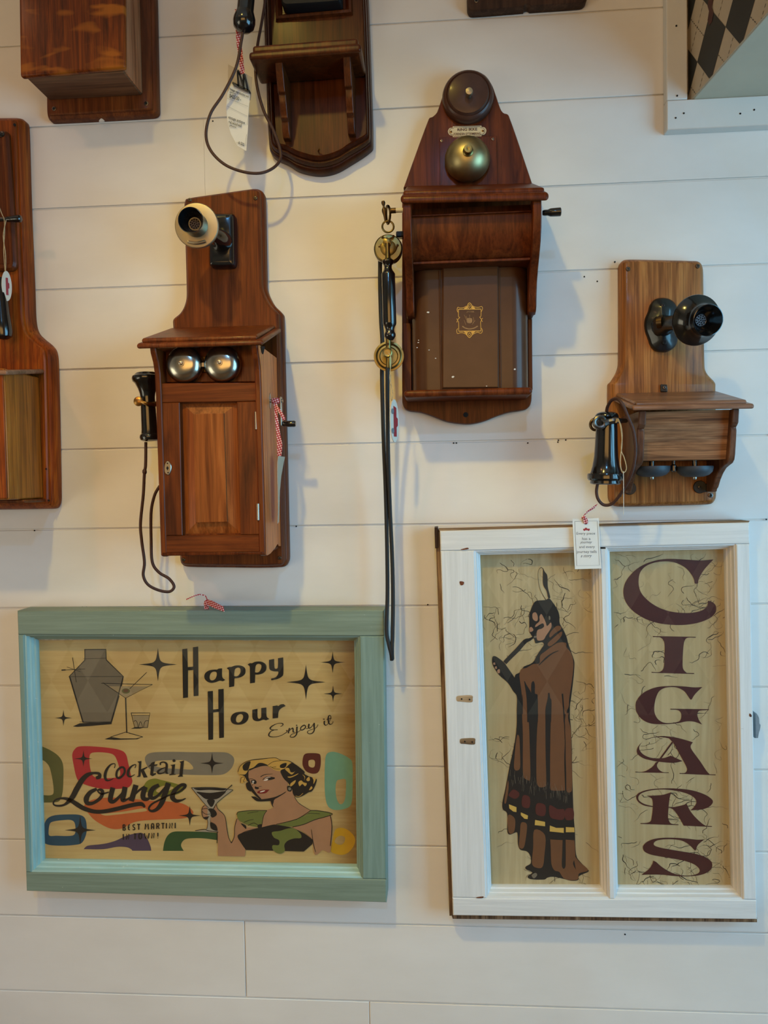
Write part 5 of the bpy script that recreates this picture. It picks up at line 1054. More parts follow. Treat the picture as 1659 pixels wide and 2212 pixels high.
# transmitter
G().prism(xz(crv([(452, 470), (456, 462), (465, 460.5), (496, 460.5), (505, 463), (507, 475), (508, 560), (505, 573), (496, 576.5), (463, 577), (453, 573), (451, 562)], True, 4), 0.045), [(0, 0.0295), (0, 0.043), (0.003, 0.048), (0.008, 0.05)]).build('transmitter_mount', 'black_gloss', t)
screw(t, 491, 467, 0.0495, 0.0028, 'black_gloss')
G().tube([P(480, 522, 0.048), P(477, 515, 0.07), P(462, 505, 0.092), P(443, 496, 0.108)], [0.018, 0.014, 0.011, 0.012], 14, 6).build('transmitter_arm', 'black_gloss', t)
ax = Vector((0.05, -1, -0.09)).normalized(); b = P(425, 487.5, 0.120)
tc_ = G().lathe([(0.012, -0.020), (0.028, -0.016), (0.0335, -0.008), (0.0345, -0.002), (0.0345, 0.0005), (0.0335, 0.0018), (0.0315, 0.0022), (0.020, 0.0034), (0.012, 0.0036)], b, ax, 44).build('transmitter_cup', 'nickel_cream', t)
G().lathe([(0.0145, 0.012), (0.0146, 0.020), (0.0158, 0.029), (0.0185, 0.0355), (0.0195, 0.0365), (0.0192, 0.0372), (0.0182, 0.0368), (0.0155, 0.030), (0.0105, 0.014), (0.0095, 0.011)], b, ax, 40).build('mouthpiece', 'black_gloss', t)
G().lathe([(0.0185, 0.0030), (0.0182, 0.006), (0.0165, 0.010), (0.0155, 0.016), (0.0150, 0.021), (0.0147, 0.0215)], b, ax, 40, False).build('mouthpiece_collar', 'steel', t)
grille(t, b + ax*0.0105, ax, 0.0085)
G().tube([b + ax*0.0035 + Vector((-0.014, 0, -0.025)), b + ax*0.004 + Vector((0, 0, -0.0275)), b + ax*0.0035 + Vector((0.014, 0, -0.025))], 0.0022, 8, 5).build('name_plate', 'nickel_cream', tc_)
# receiver on its hook
rb = P(316, 800, 0.085)
s_ = (DIST - 0.085) / 1700
pr = [(r*s_, h*s_) for r, h in ((4, 4), (22, 5.5), (25, 8), (26, 9.5), (31, 13), (32, 18), (30.5, 24), (26, 28), (20, 40), (16.5, 52), (15.5, 60), (16.5, 100), (17, 130), (18, 139), (21, 142), (22, 147), (20, 153), (15, 155.5), (4, 156.5))]
rcv = G().lathe(pr, rb, (0.025, 0, -1), 32).build('receiver', 'black_gloss', t)
hk = G().tube([P(342, 872, 0.085), P(331, 873, 0.092), P(318, 872, 0.104), P(306, 868, 0.104)], [0.0045, 0.004, 0.003, 0.003], 8, 5).build('receiver_hook', 'brass_hook', t)
G().lathe([(0.001, -0.002), (0.006, -0.0012), (0.0078, 0.0), (0.006, 0.0012), (0.001, 0.002)], P(299, 867, 0.104), (0.1, -1, 0), 20).build('hook_tip', 'brass_hook', hk)
G().tube([P(315, 955, 0.085), P(314.5, 1004, 0.085), P(312, 1022, 0.084), P(309.5, 1069, 0.082), P(303.5, 1130, 0.08), P(306, 1168, 0.08), P(312, 1214, 0.078), P(309.5, 1243, 0.076), P(320, 1263, 0.072), P(343, 1275, 0.066), P(366, 1278, 0.06), P(376, 1267, 0.058), P(365, 1250, 0.058), P(343, 1236, 0.06), P(329, 1214, 0.062), P(326.5, 1166, 0.064), P(326.5, 1106, 0.066), P(334, 1070, 0.068), P(345, 1050, 0.07)], 0.0025, 10, 8).build('receiver_cord', 'cord_brown', rcv)
G().lathe([(0.0022, -0.004), (0.0036, -0.002), (0.0036, 0.002), (0.0022, 0.004)], P(312.3, 1019, 0.084), (0, 0, 1), 10).build('cord_knot', 'cord_brown', rcv)
# crank on the right side
cx = P(584, 866, 0.09)
ec = G(); R = []
for d in (0.0, 0.0012): R.append([Vector((xr + d, -0.09 + 0.0125*math.cos(a)*0.55, cx.z + 0.0125*math.sin(a))) for a in [2*math.pi*k/24 for k in range(24)]])
ec.rings(R).build('crank_escutcheon', 'steel', t)
arm_x = P(607.5, 890, 0.09).x
ck = G().lathe([(0.003, 0), (0.003, arm_x - xr + 0.003)], (xr, -0.09, P(600, 866, 0.09).z), (1, 0, 0), 12).build('crank', 'steel', t)
za, zb_ = P(607, 857, 0.09).z, P(607, 920, 0.09).z
G().box(arm_x - 0.0012, arm_x + 0.0012, -0.0945, -0.0855, zb_, za).build('crank_arm', 'steel', ck, 0.001)
hl = P(639, 916, 0.09).x - arm_x
G().lathe([(0.0022, 0), (0.003, 0.001), (0.0042, 0.003), (0.0036, hl*.3), (0.0048, hl*.45), (0.0052, hl*.9), (0.0042, hl*.99), (0.001, hl)], (arm_x, -0.09, P(607, 916, 0.09).z), (1, 0, 0), 18).build('crank_handle', 'black_gloss', ck)
tp = thing('price_tag', 'curled paper tag on gingham ribbon tied to the mahogany telephone crank', 'tag', P(601, 1132, 0.09))
G().lathe([(0.0042, 0), (0.0052, 0.002), (0.0052, 0.011), (0.0042, 0.013)], P(588, 866.5, 0.09), (1, 0, 0), 14).build('ribbon_wrap', 'gingham', tp)
G().strip([P(595, 872, 0.0965), P(597, 900, 0.099), P(601, 935, 0.099), P(604, 960, 0.098), P(603.5, 985, 0.096)], [(0.0028, 0, 0), (0.0022, 0.001, 0), (0.003, 0, 0), (0.0042, 0, 0), (0.0032, 0, 0)]).build('ribbon', 'gingham', tp)
G().strip([P(596, 876, 0.098), P(604, 888, 0.102), P(610, 898, 0.102), P(614, 907, 0.10)], [(0.0014, 0, 0.001), (0.002, 0, 0.002), (0.0024, 0, 0.0012)]).build('ribbon_end', 'gingham', tp)
def curl(rows, nm, mat, par):
    R = [[P(xa, y, da), P(xb_, y + dy, db_), P(xb_, y + dy, db_) + Vector((0.0005, 0.0003, 0)), P(xa, y, da) + Vector((0.0005, 0.0003, 0))] for xa, da, xb_, db_, y, dy in rows]
    return G().rings(R).build(nm, mat, par)
curl([(601, 0.104, 615, 0.082, 985, 2), (599, 0.106, 612, 0.080, 1000, 0), (599, 0.107, 607, 0.078, 1028, 0), (600, 0.107, 604, 0.077, 1060, 0), (600.5, 0.106, 603, 0.078, 1100, 0), (599.5, 0.104, 602, 0.080, 1131, -4)], 'card', 'paper_back', tp)

# ------------------------------------------------ E: large dark telephone with peaked backboard
t = thing('wall_telephone', 'large dark mahogany telephone with peaked backboard, brass bell and RING IKKE plaque', 'telephone', P(1010, 916, 0))
top = crv([(872, 408, 1), (926, 260), (935, 254.5), (944, 245), (951, 226), (957.5, 206.5), (967.5, 184), (984, 167.5), (1000, 159.5), (1017, 157), (1034, 159.5), (1049, 167), (1062, 186), (1070, 206.5), (1080, 236), (1087, 246.5), (1099, 253.5), (1150, 402, 1)], True, 5)
G().prism(xz(top, 0.014), [(0, 0.001), (0, 0.018), (0.001, 0.020)]).build('backboard_top', 'mahogany_dark', t)
low = crv([(869, 430, 1), (869, 850), (871, 876), (881.5, 887), (909, 891), (934, 899), (962, 910), (990, 915), (1017, 916), (1045, 910), (1073, 899), (1098, 891), (1123, 887), (1138, 883), (1146, 872), (1148, 850), (1150, 430, 1)], True, 5)
G().prism(xz(low, 0.014), [(0, 0.001), (0, 0.018), (0.001, 0.020)]).build('backboard', 'mahogany_dark', t)
hole(t, 1006, 896, 0.020, 0.0042)
G().prism(xz([(949.5, 297), (1072.5, 294), (1075, 404), (950, 406)], 0.026), [(0, 0.0198), (0, 0.026), (0.0006, 0.0266)]).build('bell_block', 'mahogany_dark', t)
for px, py in ((954, 305), (1064.5, 301)): screw(t, px, py, 0.0266, 0.0022, 'steel')
b = P(1010.5, 214, 0.02)
mo = G().lathe([(0.0415, 0), (0.042, 0.006), (0.041, 0.012), (0.038, 0.016), (0.0355, 0.0175), (0.0345, 0.0165), (0.033, 0.019), (0.0318, 0.021), (0.030, 0.0215), (0.010, 0.0235), (0.001, 0.0238)], b, (0, -1, 0), 48).build('transmitter_housing', 'ebonised', t)
G().lathe([(0.004, 0), (0.003, 0.006), (0.0045, 0.009), (0.0062, 0.011), (0.0066, 0.013), (0.0055, 0.0165), (0.001, 0.0175)], P(1012.7, 207, 0.0435), (0, -1, 0), 20).build('centre_knob', 'nickel_cream', mo)
plq = crv([(967.5, 284), (971, 277), (978, 276, 1), (978, 273, 1), (1040, 271.5, 1), (1040, 274.5, 1), (1047, 275.5), (1050.6, 282), (1047, 290), (1040, 291.5, 1), (1040, 295, 1), (978, 296.5, 1), (978, 293, 1), (971, 291.5)], True, 3)
pq = G().prism(xz(plq, 0.021), [(0, 0.0198), (0, 0.0212)]).build('plaque', 'plaque', t, label='cream RING IKKE plaque')
k = Ink(0.0214); pc = (sum(q[0] for q in plq)/len(plq), sum(q[1] for q in plq)/len(plq)); sm = [(pc[0] + (x - pc[0])*.93, pc[1] + (y - pc[1])*.84) for x, y in plq]
k.line(sm + [sm[0]], .9); type_on(k, 'RING IKKE', 1009.5, 279.5, 43, 6.2, 0.03, 0, -.03); type_on(k, 'FORINDEN EFTERMBRING', 1009, 289, 58, 5.4, 0.02, 0, -.02); k.build('lettering', 'plaque_ink', pq)
for px, py in ((974.5, 285), (1043.5, 283)): screw(t, px, py, 0.0211, 0.0018, 'brass_hook')
b = P(1009.5, 345, 0.034)
be = G().lathe([(0.006, -0.010), (0.006, 0.0), (0.0352, 0.0), (0.0368, 0.0018), (0.0362, 0.005), (0.0340, 0.012), (0.029, 0.0205), (0.021, 0.0275), (0.012, 0.0315), (0.004, 0.0325), (0.001, 0.0326)], b, (0, -1, 0), 48).build('bell', 'bronze_bell', t)
G().lathe([(0.0085, 0), (0.0085, 0.002), (0.007, 0.003), (0.0072, 0.009), (0.0062, 0.0115), (0.003, 0.012), (0.001, 0.0112)], b + Vector((0, -0.0322, 0)), (0, -1, 0), 20).build('bell_nut', 'brass_old', be)
# cornice, cheeks and cove
shelf(t, 'cornice', 'mahogany_dark', (865, 422), (1186, 415), 0.165, 0.020, 0.03, 0.0125, 0.005, 4, yb=404)
shelf(t, 'cornice_top', 'mahogany_dark', (871, 412), (1176, 405), 0.153, 0.020, 0.024, 0.008, 0.003, 3, yb=398.5)
xl, xr = P(871, 480, 0.155).x, P(1169.5, 480, 0.155).x
zt = P(1010, 430, 0.155).z; ze = P(1010, 684, 0.06).z; Hc = zt - ze
prc = [(0.0195, zt), (0.158, zt), (0.159, zt - Hc*.18), (0.156, zt - Hc*.30), (0.146, zt - Hc*.42), (0.130, zt - Hc*.52), (0.112, zt - Hc*.62), (0.098, zt - Hc*.72), (0.090, zt - Hc*.84), (0.086, zt - Hc*.95), (0.080, ze), (0.070, ze - 0.003), (0.060, ze), (0.0195, ze)]
wch = 0.0125
cheek(t, 'side_board', 'mahogany_dark', prc, xl, xl + wch); cheek(t, 'side_board', 'mahogany_dark', prc, xr - wch, xr)
zc0, zc1 = P(1010, 469, 0.13).z, P(1010, 557, 0.13).z
xi0, xi1 = xl + wch - 0.0002, xr - wch + 0.0002
G().box(xi0, xi1, -0.12, -0.0195, zc0 - 0.005, zt).build('back_strip', 'mahogany_dark', t)
cov = [(0.06, zc0), (0.138, zc0)] + [(0.138 - 0.030*(1 - math.cos(a)), zc0 - (zc0 - zc1)*math.sin(a)) for a in [math.pi/2*k/10 for k in range(11)]][1:] + [(0.06, zc1)]
G().xprism(cov, xi0, xi1).build('cove_board', 'mahogany_dark', t)
G().box(xi0, xi1, -0.143, -0.1, zc0, zc0 + 0.0022).build('cove_lip', 'mahogany_dark', t, 0.0008)
G().box(xi0, xi1, -0.118, -0.06, zc1 - 0.0035, zc1 + 0.0005).build('cove_lip', 'mahogany_dark', t, 0.0008)
# metal generator cover
DC = 0.088
zk1, zk0 = zc1 - 0.004, P(1010, 841, DC).z
def cov_sec(x0, x1, dep, rr, n=8):
    p = [(x0, -0.0195)] + [(x0 + rr - rr*math.cos(a), -(dep - rr*1.0) - rr*math.sin(a)) for a in [math.pi/2*k/n for k in range(n+1)]]
    p += [(x1 - rr + rr*math.sin(a), -(dep - rr*1.0) - rr*math.cos(a)) for a in [math.pi/2*k/n for k in range(n+1)]] + [(x1, -0.0195)]
    return p
ca, cb = P(890, 700, 0.06).x, P(1140, 700, 0.06).x
G().zprism(cov_sec(ca, cb, DC - 0.004, 0.028), zk0, zk1).build('cover', 'metal_brown', t, angle=30)
cpn = xz([(955.5, 562), (1077, 559.5), (1078, 838.5), (954.5, 839.5)], DC)
G().prism(cpn, [(0, DC - 0.008), (0, DC - 0.002), (0.0022, DC)]).build('cover_panel', 'metal_brown', t, angle=20)
for px in (951.5, 1080):
    a = P(px, 700, DC).x; G().lathe([(0.0018, 0), (0.0018, zk1 - zk0 - 0.003)], (a, -DC + 0.0042, zk0 + 0.001), (0, 0, 1), 10).build('cover_bead', 'metal_brown', t)
wn, wx = P(873, 760, 0.04).x, P(888, 760, 0.04).x
G().box(wn, wx, -0.045, -0.0198, zk0 + 0.001, ze - 0.004).build('side_rail', 'worn_wood', t, 0.001)
wn, wx = P(1140, 760, 0.04).x, P(1149, 760, 0.04).x
G().box(wn, wx, -0.045, -0.0198, zk0 + 0.001, ze - 0.004).build('side_rail', 'mahogany_dark', t, 0.001)
G().box(P(873, 850, 0.09).x, P(1149, 850, 0.09).x, -0.100, -0.0198, P(1010, 857, 0.09).z, zk0).build('bottom_ledge', 'mahogany_dark', t, 0.0055, 4)
# gold emblem
EM = Z(960, 640, 15.08); LVe = DC + 0.0005
k = Ink(LVe); S = lambda pts, w, c=False: k.stroke(EM(pts), w, 4, c)
for pts, w in (([(455,420),(455,560),(462,670),(500,690),(430,770),(460,840),(465,1000),(465,1130)], 1.2), ([(1190,420),(1195,540),(1185,655),(1150,680),(1215,770),(1180,830),(1185,1000),(1190,1130)], 1.2), ([(455,425),(820,420),(1190,415)], 1.6), ([(465,1140),(820,1135),(1190,1130)], 1.6),
               ([(440,520),(412,440),(440,355),(500,380),(600,375),(680,340),(745,310)], 1.2), ([(905,305),(980,345),(1080,360),(1150,350),(1215,335),(1242,400),(1205,500)], 1.2), ([(440,1050),(400,1110),(425,1215),(510,1190),(600,1190),(690,1230),(740,1275)], 1.2), ([(900,1265),(980,1210),(1080,1175),(1190,1205),(1235,1130),(1210,1040)], 1.2), ([(395,735),(430,770),(400,850)], 1.2), ([(1245,710),(1205,770),(1240,830)], 1.2)): S(pts, w)
S([(820,215),(760,280),(775,380),(820,420),(875,380),(890,290)], 1.5, True); S([(820,265),(790,310),(815,360),(850,310)], 1, True); S([(815,1345),(735,1260),(755,1170),(815,1140),(880,1170),(895,1260)], 1.5, True); S([(815,1300),(785,1240),(815,1190),(850,1240)], 1, True)
k.poly([EM([(640,400),(740,330),(745,410)])]); k.poly([EM([(905,320),(1000,395),(900,405)])]); k.poly([EM([(640,1150),(735,1160),(735,1250)])]); k.poly([EM([(900,1150),(1000,1150),(905,1240)])])
k.build('gilt_emblem_frame', 'gold_ink', bpy.data.objects['cover_panel'])
k = Ink(LVe); k.poly([EM([(740,720),(890,720),(895,850),(820,880),(735,850)])])
for pts in ([(700,640),(740,720)], [(640,600),(720,760)], [(820,600),(820,700)], [(640,780),(700,930)], [(940,680),(960,830),(900,920)], [(1005,790),(920,870)]): S(pts, .8)
S([(585,975),(680,1035),(820,1065),(970,1035),(1085,970)], 2.4)
type_on(k, 'JYDSK', EM([(850, 510)])[0][0], EM([(850, 510)])[0][1], 17, 4.4, 0.01); k.build('gilt_emblem_arms', 'gold_ink_dim', bpy.data.objects['cover_panel'])
for px, py, r in ((978.5, 814, 3.2), (904, 740, 1.8), (904.5, 735, 1.5), (901, 751, 1.6), (941, 774, 1.5), (1112, 797.5, 2.6), (1116.5, 788, 1.6), (927, 756, 1.6), (925, 674.5, 3.0), (955, 807, 1.2), (1051, 834, 1.4)):
    v = P(px, py, DC); dd = DC + 0.0004 if 955 < px < 1078 else DC - 0.0035 - (0.0 if 915 < px < 1115 else 0.0035 if px > 1115 else 0.006)
    k = Ink(dd); k.poly([[(px + r*math.cos(a)*RN.uniform(.7, 1.2), py + r*.6*math.sin(a)*RN.uniform(.7, 1.2)) for a in [2*math.pi*j/8 for j in range(8)]]]); k.build('paint_chip', 'white_chip', t)
# crank and hook
hb = P(1170, 460, 0.09)
ck = G().lathe([(0.0035, 0), (0.0045, 0.003), (0.0045, 0.008), (0.0062, 0.012), (0.0066, 0.022), (0.0066, 0.0275), (0.005, 0.0285), (0.001, 0.0285)], P(1172, 460, 0.09), (1, 0, 0.02), 18).build('crank_handle', 'black_gloss', t)
G().box(xr, xr + 0.0012, -0.10, -0.086, P(1170, 494, 0.09).z, P(1170, 481, 0.09).z).build('hinge', 'steel', t, 0.0005)
zr = P(850, 455, 0.1).z; yr = -0.1
ax0 = P(843, 455, 0.1).x; ax1 = P(855, 455, 0.1).x
hk = G().lathe([(0.0038, 0), (0.0042, 0.001), (0.0042, ax1 - ax0)], (ax0, yr, zr), (1, 0, 0), 14).build('switch_hook', 'brass_dark', t)
G().lathe([(0.0036, 0), (0.0036, xl - ax1)], (ax1, yr, zr), (1, 0, 0), 14).build('ivory_sleeve', 'ivory', hk)
fx, fz = P(830, 456, 0.1).x, zr
s_ = (DIST - 0.1) / 1700
G().lathe([(r*s_, h*s_) for r, h in ((1, -22), (3.2, -21), (4.4, -17), (3.2, -13), (2, -11), (2.2, -8), (5, -3), (5.2, 1), (3.6, 7), (2.6, 14), (1.8, 24))], (fx, yr, fz), (0.1, 0, -1), 18).build('finial', 'brass_dark', hk)
G().tube([Vector((P(838.5 + 4.2*math.cos(a), 464 + 19*math.sin(a), 0.1))) + Vector((0, -0.004*math.sin(2*a), 0)) for a in [2*math.pi*j/14 for j in range(14)]], 0.0019, 8, 3, True).build('hook_eye', 'brass_dark', hk)
G().box(P(856, 508, 0.06).x, xl + 0.001, -0.07, -0.055, P(860, 516, 0.06).z, P(860, 503, 0.06).z).build('terminal_block', 'black_gloss', t, 0.002)
# handset on the hook
hs = thing('telephone_handset', 'brass and black handset with two long black cords hanging beside the peaked telephone', 'handset', P(838, 800, 0.06))
G().tube([P(838 + 12.2*math.cos(a), 489.6 + 12.2*math.sin(a), 0.1) for a in [2*math.pi*j/16 for j in range(16)]], 0.0016, 8, 3, True).build('hanging_ring', 'brass_old', hs)
b = P(838.7, 537.5, 0.078)
G().lathe([(0.020, -0.016), (0.0225, -0.013), (0.0232, -0.002), (0.0228, 0.0005)], b, (0.05, -1, 0), 40).build('receiver_shell', 'black_gloss', hs)
rp = G().lathe([(0.0222, 0.0), (0.0222, 0.0025), (0.0205, 0.004), (0.0125, 0.0044), (0.0122, 0.0062), (0.009, 0.0075), (0.001, 0.0078)], b, (0.05, -1, 0), 40).build('receiver_plate', 'brass_old', hs)
dq = 0.078 + 0.0046
G().tube([P(822 + 1, 528, dq), P(824, 541, dq + .001), P(832, 549, dq), P(842, 550, dq), P(853, 542, dq + .001), P(858, 530, dq)], 0.0012, 8, 5).build('terminal_strap', 'brass_dark', rp)
for px, py in ((819.5, 533), (858.5, 529.5), (826, 513), (850, 510.5)): screw(rp, px, py, dq - .0006, 0.0021, 'brass_dark')
G().tube([P(826, 513.5, dq + .0006), P(838, 516, dq + .0008), P(850, 511.5, dq + .0006)], 0.001, 6, 4).build('strap', 'brass_dark', rp)
G().lathe([(0.0068, 0), (0.0068, 0.004), (0.005, 0.0045), (0.0046, 0.0055), (0.003, 0.0058), (0.0028, 0.0072), (0.001, 0.0075)], P(836.5, 524, dq + .003), (0, -1, 0), 18).build('knurled_nut', 'brass_old', rp)
hx = P(837.5, 560, 0.092); s_ = (DIST - 0.092) / 1700
def turned(y0, prof, nm, mat, x=837.5, tilt=(0.012, 0, -1)): return G().lathe([(r*s_, h*s_) for r, h in prof], P(x, y0, 0.092), tilt, 24).build(nm, mat, hs)
turned(526, [(5.2, 0), (5.2, 8), (4.6, 12), (5.6, 30), (5.8, 36)], 'neck', 'brass_old', 837)
turned(558, [(6, 0), (9, 1.5), (12.5, 5), (13, 8), (11.5, 11), (8.5, 15), (8, 20), (10, 26), (13, 30), (14.2, 32), (14.6, 34), (14.6, 138), (14, 141), (11, 146), (9.2, 151), (9.6, 156), (12.4, 161), (12.2, 166), (9, 171), (6.5, 174), (5.5, 175)], 'grip', 'black_gloss')
turned(729, [(5.8, 0), (6, 4), (5.2, 22), (6.2, 34), (6, 64), (4.8, 66)], 'lower_neck', 'brass_old', 838.5)
b = P(840, 770, 0.082)
tpz = G().lathe([(0.014, -0.012), (0.022, -0.006), (0.0242, 0.0), (0.0240, 0.0015), (0.021, 0.0018), (0.0195, 0.0032), (0.018, 0.0018), (0.015, 0.002), (0.0135, 0.0008), (0.001, 0.0008)], b, (0, -1, 0.04), 44).build('transmitter_plate', 'brass_old', hs)
G().lathe([(0.0072, 0), (0.0078, 0.002), (0.0078, 0.0045), (0.0062, 0.0055), (0.005, 0.005), (0.001, 0.0058)], P(837, 762.5, 0.0955), (0, -1, 0), 20).build('transmitter_boss', 'brass_old', tpz)
screw(tpz, 838, 743, 0.096, 0.0022, 'brass_dark')
G().tube([P(821, 563, 0.06), P(821, 620, 0.058), P(823, 690, 0.06), P(826, 740, 0.062), P(825, 798, 0.066), P(826, 860, 0.064), P(829, 960, 0.058), P(833, 1060, 0.05), P(836, 1180, 0.045), P(837, 1280, 0.045), P(835, 1360, 0.05), P(840, 1392, 0.052), P(845, 1412, 0.052), P(846.5, 1426, 0.05)], 0.0033, 10, 7).build('cord', 'cord_black', hs)
G().tube([P(837, 792, 0.092), P(837, 820, 0.09), P(837, 880, 0.08), P(838.5, 980, 0.064), P(842, 1090, 0.05), P(847, 1200, 0.045), P(849, 1290, 0.046), P(848, 1370, 0.05), P(847, 1400, 0.052), P(847.5, 1424, 0.05)], 0.0033, 10, 7).build('cord', 'cord_black', hs)
tt, o, cc, u, n_, s = oval_tag('oval_tag', 'oval tag with a red truck hanging from the brass and black handset', [[(840, 763, 0.104), (845, 775, 0.104), (843, 800, 0.103), (842, 820, 0.102), (848, 845, 0.1), (847, 866, 0.098)], [(844, 810, 0.102), (843, 850, 0.1), (846, 866, 0.098)]], (851, 909), 17, 46, 0.096, turn=1.05)
tag_print(o, cc, u, n_, s, [[(-4, -32), (7, -28), (7, 34), (-4, 34)], [(7, -8), (12, -5), (12, 10), (7, 14)]], 'ink_red', 'printed_truck')
tag_print(o, cc, u, n_, s, [[(-8 + 5*math.cos(a), yy + 6*math.sin(a)) for a in [2*math.pi*j/14 for j in range(14)]] for yy in (-20, 22)], 'ink_grey', 'printed_wheels', 0.0019)

# ------------------------------------------------ F: oak telephone with black mouthpiece on the right
t = thing('wall_telephone', 'brown oak telephone with black mouthpiece, dark bells under its box, at right', 'telephone', P(1432, 1093, 0))
oF = crv([(1335, 592), (1335.5, 577), (1341, 568), (1355, 564.3), (1420, 562), (1503, 560), (1516, 563.5), (1522, 574), (1523.5, 592), (1526, 780), (1530, 803), (1548, 824), (1550, 836), (1551.5, 1066), (1547, 1083), (1534, 1090), (1432, 1093), (1332, 1094), (1318, 1086), (1313, 1070), (1312, 834), (1319, 824), (1331, 803), (1335, 780)], True, 5)
oF = [(x, y, 0.003 + 0.021 * max(0, min(1, (x - 1345) / 150))) for x, y in oF]
G().prism(xz(oF), [(0, 0.001), (0, 0.014), (0.003, 0.020), (0.0065, 0.024), (0.0075, 0.0245)]).build('backboard', 'oak_brown', t)
for px, py in ((1356.5, 581), (1507, 575)): screw(t, px, py, 0.0247, 0.0036)
hole(t, 1535, 1070, 0.0247, 0.0022, True); hole(t, 1340, 1071, 0.0247, 0.0016)
mF = crv([(1428, 643), (1445, 645), (1458, 654), (1464, 668), (1463, 690), (1466, 702), (1464, 716), (1464, 735), (1457, 750), (1443, 759), (1430, 760), (1416, 757), (1406, 746), (1401, 732), (1395, 716), (1393, 700), (1395, 686), (1401, 672), (1405, 658), (1414, 647)], True, 4)
mt_ = G().prism(xz(mF, 0.03), [(0, 0.0243), (0, 0.029), (0.003, 0.033), (0.012, 0.036), (0.016, 0.040)]).build('transmitter_mount', 'black_cast', t, angle=60)
for px, py in ((1432, 660), (1412, 700), (1435, 740)): screw(mt_, px, py, 0.0385, 0.0035, 'black_cast')
G().tube([P(1432, 704, 0.036), P(1442, 700, 0.055), P(1466, 696, 0.085), P(1490, 694, 0.102)], [0.019, 0.013, 0.011, 0.012], 16, 6).build('transmitter_arm', 'black_cast', t)
G().lathe([(0.0095, -0.004), (0.0095, 0.004)], P(1426, 696, 0.056), (1, -0.6, 0), 18).build('pivot_screw', 'brass_dark', t)
ax = Vector((0.17, -1, -0.2)).normalized(); b = P(1504, 692, 0.112)
tr2 = G().lathe([(0.012, -0.016), (0.030, -0.010), (0.0365, -0.004), (0.0380, 0.0), (0.0376, 0.0015), (0.0345, 0.0035), (0.0275, 0.0085), (0.0230, 0.0150), (0.0212, 0.0220), (0.0214, 0.029), (0.0230, 0.0355), (0.0232, 0.0365), (0.0222, 0.0368), (0.0205, 0.034), (0.0150, 0.022), (0.0100, 0.0130), (0.009, 0.0125)], b, ax, 48).build('mouthpiece', 'black_gloss', t)
grille(t, b + ax*0.0122, ax, 0.0085)
# box
shelf(t, 'shelf', 'oak_shelf', (1366, 876), (1630, 872), 0.160, 0.0247, 0.024, 0.0075, 0.003, 3, yb=853)
shelf(t, 'shelf_top_board', 'oak_shelf', (1372, 869), (1614, 863.5), 0.154, 0.0247, 0.024, 0.0065, 0.003, 3, yb=845.5)
k0 = P(1435, 837, 0.028)
kp = G().prism(xz([(1428, 830), (1442, 830), (1443, 846), (1428, 846)], 0.03), [(0, 0.0243), (0, 0.028)]).build('keeper', 'black_cast', t, 0.001); screw(kp, 1435, 837, 0.028, 0.003, 'gunmetal')
FBx0, FBx1 = P(1371, 930, 0.115).x, P(1583, 930, 0.115).x
zt = P(1490, 884, 0.15).z; zb = P(1478, 994, 0.115).z; ze = P(1540, 1062, 0.03).z
fp = [(0.100, zt), (0.128, zt), (0.112, zb), (0.086, zb)]
G().xprism(fp, FBx0 + 0.008, FBx1 - 0.008).build('front_panel', 'oak_brown_h', t, 0.001)
G().box(FBx0 + 0.009, FBx1 - 0.009, -0.088, -0.0247, zb, zt).build('box', 'oak_brown', t)
Hb = zt - zb
chk = [(0.0247, zt), (0.142, zt), (0.139, zt - Hb*.28), (0.133, zt - Hb*.34), (0.130, zt - Hb*.36), (0.1315, zt - Hb*.42), (0.130, zt - Hb*.6), (0.126, zt - Hb*.9), (0.123, zb - 0.001), (0.116, zb - 0.006), (0.104, zb - 0.009), (0.090, zb - 0.013), (0.076, zb - 0.021), (0.064, zb - 0.031), (0.054, zb - 0.043), (0.048, ze + 0.004), (0.046, ze), (0.0247, ze)]
cheek(t, 'bracket_side', 'oak_edge', chk, FBx0, FBx0 + 0.0108, 0.0015); cheek(t, 'bracket_side', 'oak_edge', chk, FBx1 - 0.0095, FBx1, 0.0015)
for bx in (1408, 1500.5):
    b = P(bx, 1007, 0.075)
    be = G().lathe([(0.0275, 0.0), (0.0278, 0.003), (0.0262, 0.009), (0.0215, 0.0138), (0.014, 0.0165), (0.004, 0.0172)], b, (0, 0, -1), 40).build('bell', 'bell_blue', t)
    G().lathe([(0.004, 0), (0.004, 0.02)], b, (0, 0, 1), 12).build('bell_post', 'gunmetal', be)
    G().lathe([(0.0035, 0), (0.0035, 0.002), (0.0025, 0.004), (0.001, 0.0042)], b + Vector((0, 0, -0.0172)), (0, 0, -1), 12).build('bell_screw', 'steel', be)
G().lathe([(0.0025, 0), (0.0025, 0.008), (0.0045, 0.010), (0.0048, 0.018), (0.003, 0.020)], P(1455, 992, 0.075), (0, 0, -1), 14).build('bell_clapper', 'gunmetal', t)
for px, py in ((1359.6, 1055), (1511, 1052)):
    ft = G().lathe([(0.0105, 0), (0.0105, 0.002), (0.0098, 0.0028)], P(px, py, 0.0246), (0, -1, 0), 24).build('bracket_foot', 'black_cast', t); screw(ft, px, py, 0.0275, 0.0026, 'gunmetal')
G().prism(xz([(1511, 1045), (1532, 1045), (1532, 1062), (1511, 1064)], 0.027), [(0, 0.0246), (0, 0.0268)]).build('bracket_foot_bar', 'black_cast', t, 0.0008)
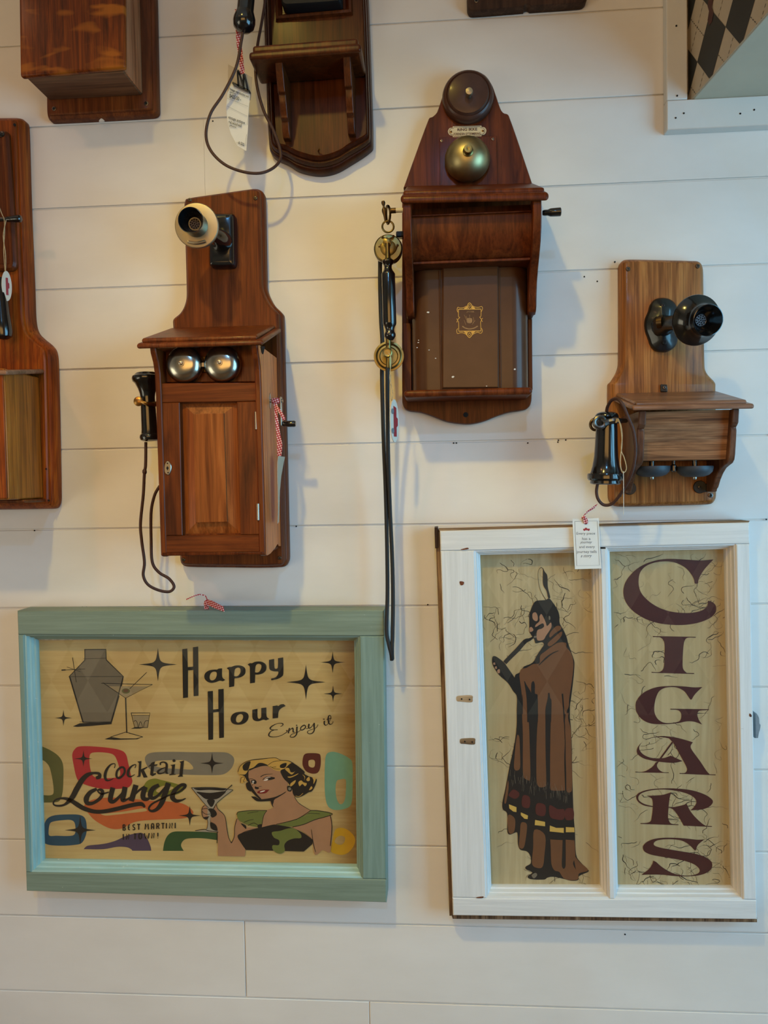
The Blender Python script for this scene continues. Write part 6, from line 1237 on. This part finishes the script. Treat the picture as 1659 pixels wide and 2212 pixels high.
# receiver, hook and cord
s_ = (DIST - 0.115) / 1700
rcv = G().lathe([(r*s_, h*s_) for r, h in ((3, 0), (14, 1), (21, 4), (24, 8), (24.5, 12), (22, 16), (21.5, 22), (22.5, 40), (23.5, 70), (25, 95), (28, 115), (31, 126), (33, 130), (37, 131), (38, 134), (38, 142), (35.5, 145.5), (32, 146.5), (32, 152), (29, 154), (4, 154.5))], P(1311, 889, 0.115), Vector((-0.026, 0, -1)), 36).build('receiver', 'black_gloss', t)
hk = G().tube([P(1352, 909, 0.09), P(1340, 909, 0.12), P(1330, 908, 0.138), P(1315, 911, 0.138), P(1305, 914, 0.138)], [0.0035, 0.004, 0.005, 0.0045, 0.006], 8, 5).build('receiver_hook', 'gunmetal', t)
cc = P(1295.5, 912, 0.1365)
G().tube([cc + Vector((0.0078*math.cos(a), 0, 0.0078*math.sin(a))) for a in [2*math.pi*j/16 for j in range(16)]], 0.0034, 8, 3, True).build('hook_ring', 'gunmetal', hk)
cc = P(1286, 917, 0.10)
G().tube([cc + Vector((0.0075*math.cos(a), 0, 0.0085*math.sin(a))) for a in [2*math.pi*j/16 for j in range(16)]], 0.0022, 8, 3, True).build('hook_ring', 'brass_dark', hk)
G().tube([P(1292, 1040, 0.115), P(1288.5, 1062, 0.114), P(1293, 1080, 0.112), P(1306, 1091, 0.11), P(1325, 1086, 0.115), P(1347, 1057, 0.13), P(1363, 1026, 0.145), P(1370.5, 998, 0.152), P(1373, 966, 0.155), P(1368, 930, 0.157), P(1357, 902, 0.158), P(1346, 876, 0.158), P(1335, 863, 0.152), P(1322, 864, 0.14), P(1313, 877, 0.124), P(1310, 890, 0.117)], 0.0024, 10, 8).build('receiver_cord', 'cord_brown', rcv)
st_ = thing('string_loop', 'tan string tied to the receiver hook of the right-hand oak telephone', 'string', P(1345, 1022, 0.13))
G().tube([P(1331, 905, 0.142), P(1334, 909, 0.146), P(1330, 913, 0.144), P(1335, 905, 0.146), P(1341, 925, 0.15), P(1343.5, 957, 0.15), P(1340.5, 985, 0.15), P(1340, 1005, 0.15), P(1344.5, 1020, 0.15), P(1351, 1018, 0.15), P(1353, 1008, 0.15), P(1348, 988, 0.15), P(1342, 972, 0.15), P(1344, 940, 0.15), P(1340, 915, 0.148), P(1332, 908, 0.146)], 0.0008, 6, 6).build('tan_string', 'string', st_)
G().tube([P(1346.5, 1018, 0.151), P(1347, 1060, 0.15), P(1347, 1112, 0.15)], 0.0005, 6, 4).build('white_thread', 'string_white', st_)
